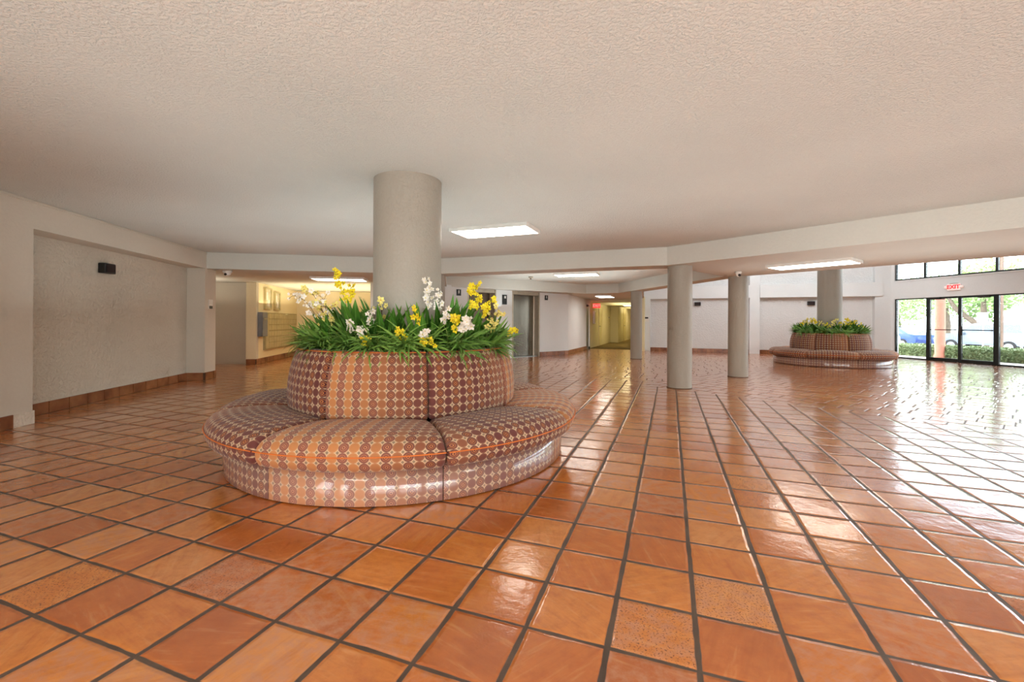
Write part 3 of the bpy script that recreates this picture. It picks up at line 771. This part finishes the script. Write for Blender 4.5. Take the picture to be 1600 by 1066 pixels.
ob(668, (672, 538), 3.38, 'yellow', 9, 'yellow and low orchid sprig dangling over the backrest seam', 8, spread=.05, start=.5, bow=.18)
ob(770, (808, 516), 4.0, 'yellow', 6, 'lone yellow orchid sprig poking out toward the steel elevator door', 9, spread=.03, start=.7, bow=.12)
ob(560, (570, 530), 3.4, 'yellow', 5, 'few yellow blooms near the rim on the mailbox side', 10, spread=.04, start=.6, bow=.06)
ob(672, (668, 434), 4.0, 'white', 16, 'tall white orchid spray in front of the thick column edge', 11, spread=.055, start=.6, bow=.06)
ob(690, (686, 452), 3.9, 'white', 8, 'shorter white orchid spray touching the tall white one', 12, spread=.04, start=.65, bow=.04)
ob(742, (732, 498), 3.5, 'white', 12, 'white orchid cluster low beneath the dense yellow spray', 13, spread=.05, start=.65, bow=.04)
ob(700, (698, 484), 3.6, 'white', 7, 'small white orchid tuft between two upright leaves', 14, spread=.035, start=.7, bow=.02)
ob(578, (576, 486), 3.6, 'white', 8, 'white orchid tuft left of the thick column among tall leaves', 15, spread=.04, start=.7, bow=.03)
ob(555, (548, 502), 3.5, 'white', 6, 'pair of white blooms amid leaves on the mailbox side', 16, spread=.03, start=.75, bow=.03)
ob(668, (664, 516), 3.4, 'white', 7, 'white orchid bunch between the low yellow bunches', 17, spread=.04, start=.7, bow=.03)
ob(570, (566, 516), 3.42, 'white', 6, 'white blooms just over the rim above the front backrest', 18, spread=.04, start=.7, bow=.03)
ob(520, (458, 462), 4.1, 'white', 14, 'long arching white bud spray pointing at the mailboxes', 19, stem='stem_dry', spread=.04, start=.4, bow=.28, small=True)
ob(530, (478, 448), 4.15, 'cream', 14, 'highest arching cream bud spray on the mailbox side', 20, stem='stem_dry', spread=.045, start=.4, bow=.2, small=True)
ob(540, (500, 462), 4.0, 'white', 16, 'bushy white bud spray nearest the tall yellow spray', 21, stem='stem_dry', spread=.06, start=.45, bow=.1, small=True)
ob(520, (508, 478), 3.8, 'cream', 16, 'low bushy cream bud spray over the mailbox side leaves', 22, stem='stem_dry', spread=.06, start=.5, bow=.05, small=True)
ob(760, (780, 486), 3.9, 'cream', 14, 'cream blossom spray at the elevator side edge of the planter', 23, stem='stem_dry', spread=.05, start=.5, bow=.06, small=True)
ob(610, (592, 470), 3.9, 'cream', 10, 'wispy cream spray crossing the thick column foot', 24, stem='stem_dry', spread=.05, start=.5, bow=.05, small=True)
rf = random.Random(12)
for i in range(20):
    a = -math.radians(36)+PI*1.0+rf.uniform(-1.5, 1.5)
    dv = Vector((math.sin(math.radians(216)+rf.uniform(-1.4, 1.4)), 0)); hda = math.radians(216)+(-1.45+2.9*i/19)
    rr = rf.uniform(.5, .8); bx_, by_ = FB[0]+rr*math.sin(hda), FB[1]+rr*math.cos(hda)
    hgt = rf.uniform(1.2, 1.36); col = 'yellow' if i < 8 or rf.random() < .4 else 'cream'
    m = MB(); m.tube([(0, 0, 0), (.02, .01, .2), (.03, 0, hgt-.84)], .004, 5)
    for k in range(9):
        q = Vector((.03+rf.uniform(-.06, .06), rf.uniform(-.06, .06), hgt-.84+rf.uniform(-.1, .03)))
        for j in range(5):
            b_ = 2*PI*j/5; d = Vector((math.cos(b_), -.3, math.sin(b_)))*.026; e_ = Vector((math.cos(b_+1.2), 0, math.sin(b_+1.2)))*.014
            m.add([q, q+d*.6+e_, q+d, q+d*.6-e_], [[0, 1, 2, 3]], mi=1)
    o = m.build('orchid_spray', [M['stem'], M[col]]); o.location = (bx_, by_, .83)
    tag(o, 'small %s orchid spray among leaves of the far planter' % ('yellow' if col == 'yellow' else 'creamy white'), 'flower', 'orchid sprays in the far planter')

# ------------------------------------------------------------------ ceiling lights
def light(x, y, z, deg, label, w=1.22, d=.61, warm=False, t=.05):
    dd = hd(deg); root = empty('ceiling_light', (x, y, z), rzof(dd), label, 'ceiling light', 'flat rectangular ceiling panels')
    f = MB(); b = .025
    f.box((-w/2+b/2, 0, -t/2), (b, d, t)); f.box((w/2-b/2, 0, -t/2), (b, d, t)); f.box((0, -d/2+b/2, -t/2), (w-2*b, b, t)); f.box((0, d/2-b/2, -t/2), (w-2*b, b, t)); f.box((0, 0, -.006), (w-2*b, d-2*b, .01))
    f.build('frame', M['frame_white'], root)
    g = MB(); g.box((0, 0, -t+.006), (w-2*b, d-2*b, .008)); g.build('diffuser', M['panel_warm' if warm else 'panel'], root)
    return root
light(-.26, 6.47, ZC, 111.5, 'large lit ceiling panel beside the thick planter column')
light(-4.2, 10.6, ZS, 81, 'lit ceiling panel above the orchids on the mailbox side')
light(1.82, 12.3, ZC, 110, 'lit ceiling panel in the raised ceiling before the elevators')
light(5.17, 7.5, ZS, 143, 'long lit ceiling panel on the soffit in front of the far bench', 1.26)
light(3.63, 17.0, ZS, 21, 'lit ceiling panel just outside the hallway', 1.3)
light(*Hl(4.0, -1.35), 2.17, 21, 'warm lit ceiling panel inside the hallway', warm=True)
light(*Hl(11, -1.4), 2.17, 21, 'warm lit ceiling panel deep inside the hallway', warm=True)
light(*Hl(18, -1.4), 2.17, 21, 'warm lit ceiling panel at the far end of the hallway', warm=True)
# panels over the part of the room nearer the viewpoint
for x, y in ((-2.2, -.8), (3.2, .6), (3.0, -3.6)):
    light(x, y, ZC, 110, 'lit ceiling panel behind the viewpoint over the %s' % ('recess side' if x < 0 else 'entrance side' if y > 0 else 'back windows'))

# ------------------------------------------------------------------ small fixtures
def wallbox(p2, z, d, label, n, w=.24, h=.15, dep=.1):
    root = empty('wall_speaker', (p2[0], p2[1], z), rzof(d), label, 'speaker', 'small black boxes high on the walls')
    m = MB(); m.box((0, -dep/2, 0), (w, dep, h), bev=.012); m.build('housing', M['black'], root)
    m = MB(); m.box((0, -dep-.002, 0), (w-.04, .008, h-.04)); m.build('grille', M['seam'], root)
wallbox(L(1.6, .33), 1.97, dl, 'small black box high on the stucco recess opposite the planter', nl, .22, .15)
wallbox(Bl(2.18, .2), 2.0, d110, 'small black box on the back wall between the two thin columns', n110)
wallbox(Bl(6.2, .2), 1.99, d110, 'small black box on the back wall beside the far bench column', n110)

def plaque(p2, z, d, w, h, label, dark=(0, -.3, .8, .3), plate='frame_white', name='wall_plaque'):
    root = empty(name, (p2[0], p2[1], z), rzof(d), label, 'sign')
    m = MB(); m.box((0, -.006, 0), (w, .012, h), bev=.003); m.build('plate', M[plate], root)
    m = MB(); x, y, a, b = dark; m.box((x*w, -.0135, y*h), (a*w, .003, b*h)); m.build('text_strip', M['black'] if plate != 'black' else M['frame_white'], root)
plaque(L(4.02), 1.53, dl, .16, .2, 'small white plaque with a dark strip on the far pier')
plaque(Hl(5.6, 0), 1.5, d21, .2, .12, 'small dark-lettered sign on the hallway wall', (0, 0, .8, .6))
plaque(Bl(.13), 1.36, d110, .22, .22, 'small plaque with a dark strip on the pier behind the thin columns', (0, .25, .9, .3))
plaque(Wl(.35), 2.09, d50, .16, .19, 'small black square sign beside the elevator behind the orchids', (0, .1, .2, .5), 'black', 'elevator_sign')
plaque(Wl(4.05), 2.08, d50, .15, .17, 'small black square sign on the wall past the steel elevator door', (0, .1, .2, .5), 'black', 'elevator_sign')
plaque(Wl(2.13), 1.94, d50, .2, .32, 'black elevator notice between the two elevators', (.1, .25, .35, .25), 'black', 'elevator_sign')
root = empty('call_button', (*Wl(3.735, .14), 1.53), rzof(d50)-PI/2, 'small black elevator call button on the steel door jamb', 'button')
m = MB(); m.box((0, -.005, 0), (.12, .012, .18), bev=.003); m.build('plate', M['black'], root)
m = MB(); m.tube([(0, -.01, .03), (0, -.018, .03)], .02, 16); m.build('button', M['alum'], root)

def dome(x, y, z, label, name='security_camera', r=.07):
    root = empty(name, (x, y, z), 0, label, 'camera')
    m = MB(); m.lathe([(0, 0), (r, 0), (r, -.035), (r*.9, -.045), (0, -.045)], 24); m.build('mount', M['frame_white'], root)
    m = MB(); m.lathe([(r*.75, -.045), (r*.68, -.075), (r*.4, -.1), (0, -.108)], 24); m.build('body', M['frame_white'], root)
    m = MB(); m.lathe([(.024, .0), (.024, .02), (0, .025)], 16); o = m.build('lens', M['black'], root); o.location = (.0, -r*.62, -.075); o.rotation_euler = (PI/2+.3, 0, 0)
dome(-6.02, 9.2, ZS, 'white dome camera under the soffit by the far pier', r=.09)
dome(4.57, 8.8, ZS, 'small white dome camera under the soffit above the thin columns', r=.06)
root = empty('smoke_detector', (.56, 13.2, ZC), 0, 'small round detector on the raised ceiling before the elevators', 'detector')
m = MB(); m.lathe([(0, 0), (.07, 0), (.07, -.02), (.05, -.045), (0, -.05)], 24); m.build('body', M['jamb'], root)
m = MB(); m.lathe([(.02, -.05), (.035, -.075), (.0, -.085)], 16); m.build('sensor', M['brown'], root)

# text
def text_mesh(txt, size, depth=.004):
    cu = bpy.data.curves.new('lettering', 'FONT'); cu.body = txt; cu.size = size; cu.extrude = depth; cu.align_x = 'CENTER'; cu.align_y = 'CENTER'; cu.offset = size*.03
    o = bpy.data.objects.new('lettering', cu); C.objects.link(o); bpy.context.view_layer.update()
    me = bpy.data.meshes.new_from_object(o.evaluated_get(bpy.context.evaluated_depsgraph_get()))
    bpy.data.objects.remove(o); return me
def exit_sign(p2, z, rz, label, red_face):
    root = empty('exit_sign', (p2[0], p2[1], z), rz, label, 'exit sign')
    w, h = .34, .2
    m = MB(); m.box((0, -.035, 0), (w, .05, h), bev=.008); m.build('housing', M['red' if red_face else 'exit_white'], root)
    me = text_mesh('EXIT', .17); me.materials.clear(); me.materials.append(M['exit_white' if red_face else 'red'])
    o = bpy.data.objects.new('lettering', me); C.objects.link(o); o.parent = root; o.location = (0, -.063, 0); o.rotation_euler = (PI/2, 0, 0)
    if red_face:
        m = MB(); m.tube([(0, -.035, .1), (0, -.035, .17)], .012); m.build('hanger', M['frame_white'], root)
    else:
        m = MB(); m.box((0, -.03, .112), (.2, .06, .02)); m.build('canopy', M['jamb'], root)
        for s in (-1, 1):
            m = MB(); m.lathe([(.0, -.03), (.035, -.03), (.045, .03), (0, .034)], 16); o = m.build('lamp_head', M['exit_white'], root); o.location = (s*.215, -.04, 0); o.rotation_euler = (PI/2, 0, s*.5)
exit_sign(Dl(1.96), 2.39, ang, 'lit white sign with red EXIT letters above the glass doors', False)
exit_sign(Hl(.03, -.28), 1.98, math.radians(-4), 'glowing red EXIT sign hanging at the hallway entrance', True)
root = empty('extinguisher_cabinet', (*Hl(.75, -.0), 1.45), rzof(d21), 'white narrow cabinet on the hallway wall under the exit sign', 'cabinet')
m = MB(); m.box((0, -.05, 0), (.3, .1, .62), bev=.008); m.build('body', M['frame_white'], root)
m = MB(); m.box((.0, -.103, 0), (.22, .008, .52)); m.build('door', M['wall_olive'], root)

# mailboxes and notice cases
rz_m = rzof(dl)
c = Mw(1.92); root = empty('mailbox_bank', (c[0], c[1], .36), rz_m, 'beige metal bank of mailboxes on the cream wall', 'mailbox')
m = MB(); m.box((0, -.02, .54), (2.84, .05, 1.08)); m.build('frame', M['mail_gap'], root)
cols, rows = 13, 6
for i in range(cols):
    for j in range(rows):
        if 1 <= i and True:
            w, h = 2.72/cols, 1.0/rows
            d = MB(); d.box((-1.36+(i+.5)*w, -.05, .04+(j+.5)*h+(.02 if j > 2 else -.0)), (w-.014, .016, h-.016)); d.build('mailbox_door', M['mailbox'], root)
d = MB(); d.box((-1.36+.5*2.72/cols, -.05, .54), (2.72/cols-.014, .016, 1.0)); d.build('parcel_door', M['mailbox'], root)
root = empty('drop_box', (*Mw(.27), .76), rz_m, 'blue-grey metal box mounted next to the mailboxes', 'box')
m = MB(); m.box((0, -.07, .34), (.36, .14, .68), bev=.01); m.build('body', M['bluegrey'], root)
m = MB(); m.box((0, -.145, .5), (.24, .012, .05)); m.build('slot_flap', M['alum'], root)
for a, b, z0, z1, lab in ((.52, 1.02, 1.53, 2.15, 'framed notice case above the mailboxes with pinned papers'), (1.28, 1.72, 1.53, 2.08, 'narrower framed notice case further along above the mailboxes')):
    root = empty('notice_case', (*Mw((a+b)/2), z0), rz_m, lab, 'notice case'); w, h = b-a, z1-z0
    f = MB(); f.box((-w/2+.02, -.03, h/2), (.04, .06, h)); f.box((w/2-.02, -.03, h/2), (.04, .06, h)); f.box((0, -.03, .02), (w-.08, .06, .04)); f.box((0, -.03, h-.02), (w-.08, .06, .04)); f.build('frame', M['mailbox'], root)
    f = MB(); f.box((0, -.012, h/2), (w-.08, .02, h-.08)); f.build('backing', M['cork'], root)
    f = MB(); f.box((-.06, -.024, h*.62), (w*.35, .003, h*.36)); f.box((w*.16, -.024, h*.3), (w*.32, .003, h*.3)); f.build('paper', M['frame_white'], root)

# ------------------------------------------------------------------ outdoors
m = MB(); m.prism([Dl(-8, .2), Dl(22, .2), Dl(22, 4.6), Dl(-8, 4.6)], -.5, -.02)
struct('ground_walkway', m, M['concrete'], 'pale concrete walk outside the glass doors', 'path')
m = MB(); m.prism([Dl(-60, 4.6), Dl(60, 4.6), Dl(60, 90), Dl(-60, 90)], -.6, -.45)
struct('ground_parking', m, M['asphalt'], 'sunlit car park beyond the hedge', 'ground')
m = MB(); m.flat([[(-60, -60), (80, -60), (80, -7.3), (-60, -7.3)]], -.05, down=False)
struct('ground_garden', m, M['concrete'], 'pale ground outside the windows behind the viewpoint', 'ground')
m = MB(); m.lathe([(.17, -.02), (.17, .08), (.145, .1), (.145, 2.95)], 40, (15.6, 15.86, 0))
struct('column_outside', m, M['ext_red'], 'salmon round column standing outside the glass door', 'column')
tag(bpy.data.objects['column_outside'], kind='thing')
m = MB(); m.box((17.62, 15.66, 1.9), (.07, .07, 3.9), ang)
tag(m.build('street_post', M['brown']), 'thin brown post outside the tall sidelight', 'post')
rh = random.Random(4); m = MB()
for i in range(9000):
    s = rh.uniform(-1.5, 7.5); face = rh.random(); hh = .40
    if face < .55: o, z = 1.9+rh.uniform(-.05, .05), rh.uniform(0, hh)
    elif face < .95: o, z = 1.9+rh.uniform(0, .75), hh+rh.uniform(-.05, .05)
    else: o, z = 2.65+rh.uniform(-.05, .05), rh.uniform(0, hh)
    p = Dl(s, o); q = Vector((p[0], p[1], z)); a = Vector((rh.uniform(-1, 1), rh.uniform(-1, 1), rh.uniform(-.3, 1))).normalized()*.04; b = a.cross(Vector((rh.uniform(-1, 1), rh.uniform(-1, 1), rh.uniform(-1, 1)))).normalized()*.02
    m.add([q-a, q-b, q+a, q+b], [[0, 1, 2, 3]], [[(.2, 0), (.3, .3), (.4, .6), (.3, .3)]])
hs = [Dl(-1.5, 1.95), Dl(7.5, 1.95), Dl(7.5, 2.6), Dl(-1.5, 2.6)]
m.prism(hs, -.02, .38)
tag(m.build('hedge', M['hedge']), 'low clipped green hedge outside the glass entrance', 'hedge')

def car(u, off, label, paint, suv, flip=False, base=None):
    P = Vector((28.5, 27.5))-d170*u
    P = P+n170*off
    root = empty('car', (P.x, P.y, -.45), rzof(d170)+(PI if flip else 0), label, 'car')
    if suv: side = [(-2.35, .45), (-2.42, .75), (-2.25, 1.02), (-1.25, 1.12), (-.55, 1.68), (.2, 1.78), (1.9, 1.76), (2.25, 1.25), (2.38, .95), (2.38, .45)]; roof0 = 3
    else: side = [(-2.2, .35), (-2.28, .6), (-2.1, .78), (-1.1, .92), (-.35, 1.36), (.3, 1.44), (1.05, 1.38), (1.75, 1.0), (2.2, .92), (2.25, .6), (2.2, .35)]; roof0 = 3
    n = len(side); bm_ = MB(); W = .92
    def wd(z, lim): return W-(max(0, z-lim)*.32)
    lim = 1.05 if suv else .9
    V = [(x, -wd(z, lim), z) for x, z in side]+[(x, wd(z, lim), z) for x, z in side]
    bm_.add(V, [list(range(n)), list(range(n, 2*n))[::-1]]+[[i, n+i, n+(i+1) % n, (i+1) % n] for i in range(n)])
    bm_.build('body', M[paint], root)
    g = MB()
    win = [(-1.0, 1.16), (-.48, 1.6), (.2, 1.68), (1.75, 1.66), (1.95, 1.2)] if suv else [(-.9, .95), (-.3, 1.3), (.3, 1.37), (.95, 1.32), (1.45, 1.0)]
    for sgn in (-1, 1):
        pts = [(x, sgn*(wd(z, lim)+.006), z) for x, z in win]; g.add(pts, [list(range(len(win)))])
    a, b = (side[3], side[4]); g.add([(a[0]-.01, -.72, a[1]+.06), (a[0]-.01, .72, a[1]+.06), (b[0]-.03, .6, b[1]), (b[0]-.03, -.6, b[1])], [[0, 1, 2, 3]])
    g.build('window_glass', M['car_glass'], root)
    rw = .36 if suv else .32
    for x in (-1.4, 1.4):
        for sgn in (-1, 1):
            w = MB(); w.tube([(x, sgn*.72, rw), (x, sgn*.94, rw)], rw, 24); wo = w.build('wheel', M['tyre'], root)
            w = MB(); w.tube([(x, sgn*.94, rw), (x, sgn*.955, rw)], rw*.62, 20); w.build('hubcap', M['hub'], wo)
    for sgn in (-1, 1):
        w = MB(); w.box((side[2][0]+.02, sgn*.62, side[1][1]+.08), (.18, .34, .14), bev=.03); w.build('headlight', M['frame_white'], root)
        w = MB(); w.box((-.75 if suv else -.7, sgn*1.0, 1.12 if suv else .95), (.16, .2, .14), bev=.03); w.build('side_mirror', M[paint], root)
car(-1.4, 0, 'silver sport utility car parked beyond the hedge', 'car_silver', True)
car(4.3, 0, 'blue sedan parked beyond the hedge seen through the sidelight', 'car_blue', False)
car(2.6, -5.2, 'white sedan parked nearer the hedge behind the salmon column', 'car_white', False)

def tree(x, y, h, cr, label, seed, fork=False, nl_=2600, leaf=.16):
    r = random.Random(seed); root = empty('tree', (x, y, -.45), 0, label, 'tree', 'trees beyond the car park')
    t = MB(); t.tube([(0, 0, 0), (.1, 0, h*.25), (.05, .1, h*.5), (0, 0, h*.8)], [.26, .22, .16, .05], 10)
    if fork: t.tube([(.08, 0, h*.22), (-1.1, .9, h*.5), (-1.7, 1.4, h*.8)], [.2, .15, .05], 8)
    t.build('trunk', M['bark'], root)
    m = MB(); cl = [(r.uniform(-1, 1)*cr*.6, r.uniform(-1, 1)*cr*.6, h*r.uniform(.68 if fork else .42, .95), r.uniform(.35, .6)*cr) for _ in range(14)]
    for i in range(nl_):
        cx, cy, cz, q = r.choice(cl); d = Vector((r.gauss(0, 1), r.gauss(0, 1), r.gauss(0, .8))).normalized()*q*r.random()**.4
        p = Vector((cx, cy, cz))+d; a = Vector((r.uniform(-1, 1), r.uniform(-1, 1), r.uniform(-1, .5))).normalized()*leaf; b = a.cross(Vector((r.uniform(-1, 1), r.uniform(-1, 1), r.uniform(-1, 1)))).normalized()*leaf*.5
        m.add([p-a, p-b, p+a, p+b], [[0, 1, 2, 3]], [[(.2, 0), (.3, .3), (.4, .6), (.3, .3)]])
    m.build('crown', M['treeleaf'], root)
tree(34.5, 39, 5.6, 3.2, 'leafy tree behind the blue sedan', 1)
tree(38.5, 35.5, 5.6, 2.8, 'leafy tree behind the salmon column', 2)
tree(33.2, 30.6, 5.6, 2.6, 'forked tree behind the entrance door with a bare leaning trunk', 3, True)
tree(41.5, 31, 5.6, 3, 'leafy tree behind the silver car', 4)
tree(38, 26, 5.6, 2.6, 'leafy tree behind the tall sidelight', 5)
tree(44, 44, 6.2, 3.6, 'taller tree furthest back in the car park', 6)
root = empty('utility_sign', (26.2, 24.2, -.45), ang, 'square grey sign on a post in front of the forked tree', 'sign')
m = MB(); m.box((0, 0, 1.0), (.06, .06, 2.0)); m.build('post', M['sign_grey'], root)
m = MB(); m.box((0, -.05, 2.05), (.5, .04, .56)); m.build('panel', M['sign_grey'], root)

# ------------------------------------------------------------------ light
w = bpy.data.worlds.new('world'); sc.world = w; w.use_nodes = True; nt = w.node_tree; nt.nodes.clear()
sky = nt.nodes.new('ShaderNodeTexSky'); sky.sky_type = 'NISHITA'; sky.sun_disc = False; sky.sun_elevation = math.radians(55); sky.sun_rotation = math.radians(270)
sky.air_density = 1.; sky.dust_density = 3.
mixw = nt.nodes.new('ShaderNodeMix'); mixw.data_type = 'RGBA'; mixw.inputs[0].default_value = .55; nt.links.new(sky.outputs[0], mixw.inputs[6]); mixw.inputs[7].default_value = (6, 6.2, 6.4, 1)
bg = nt.nodes.new('ShaderNodeBackground'); bg.inputs[1].default_value = 1.5; nt.links.new(mixw.outputs[2], bg.inputs[0])
wo = nt.nodes.new('ShaderNodeOutputWorld'); nt.links.new(bg.outputs[0], wo.inputs[0])
def lamp(name, kind, loc, rot, energy, col=(1, 1, 1), **k):
    d = bpy.data.lights.new(name, kind); d.energy = energy; d.color = col
    for a, b in k.items(): setattr(d, a, b)
    o = bpy.data.objects.new(name, d); C.objects.link(o); o.location = loc; o.rotation_euler = rot; return o
v = Vector((.1, -.68, -.72)); lamp('sun', 'SUN', (0, 0, 30), v.to_track_quat('-Z', 'Y').to_euler(), 4.5, (1, .96, .9), angle=.01)

# soft bounce light thrown up at the ceilings by added fill lamps, unseen from the camera
def bounce(name, x, y, z, sx, sy, e, rz=0., col=(1, .97, .93)):
    return lamp(name, 'AREA', (x, y, z), (PI, 0, rz), e, col, shape='RECTANGLE', size=sx, size_y=sy)
WB = (.91, 1, 1.0)
bounce('bounce_main', 1.4, 1.9, 1.32, 9, 9, 125, 0, WB)
bounce('bounce_back', -2.4, 6.9, 1.28, 6, 3.6, 34, 0, WB)
bounce('bounce_strip', 6.9, 5.4, 1.3, 8, 1.5, 26, math.radians(-50.2), WB)
bounce('bounce_coffer', 1.4, 12.2, 1.7, 4, 4, 50, 0, WB)
bounce('bounce_lobby', 9.5, 13, 2.9, 5, 4, 190, 0, (.95, .98, 1))
bounce('bounce_mail', -5.4, 13.6, 1.7, 3.4, 3, 70, 0, (1, .84, .52))
for k, p in enumerate((Hl(3, -1.3), Hl(9, -1.4), Hl(15, -1.4))):
    bounce('bounce_hall', p[0], p[1], 1.75, 1.2, 3, 34, -math.radians(21), (1, .89, .6))
d = Vector((math.sin(math.radians(20))*.85, math.cos(math.radians(20))*.85, -.5))
lamp('lobby_wash', 'AREA', (9.4, 14.2, 3.8), d.to_track_quat('-Z', 'Y').to_euler(), 80, (.97, .98, 1), shape='RECTANGLE', size=6, size_y=1.0)  # added lamp hidden above the soffit, brightens the back wall
bounce('bounce_corridor', -8.2, 10.7, 1.6, 1.6, 1.2, 14, 0, (1, .9, .72))
# daylight coming in at the windows behind the viewpoint
for k, x in enumerate((-.9, 2.1, 5.1, 8.1)):
    lamp('window_daylight', 'AREA', (x, -6.8, 1.3), (PI/2, 0, 0), 85, (.97, 1, .99), shape='RECTANGLE', size=2.4, size_y=2.1)
for a in (-9.2, -7.0):
    p = L(a, -.08); q = Vector((-nl.x, -nl.y, 0))
    lamp('window_daylight', 'AREA', (p[0], p[1], 1.25), q.to_track_quat('-Z', 'Y').to_euler(), 70, (.97, 1, .99), shape='RECTANGLE', size=1.2, size_y=2.2)
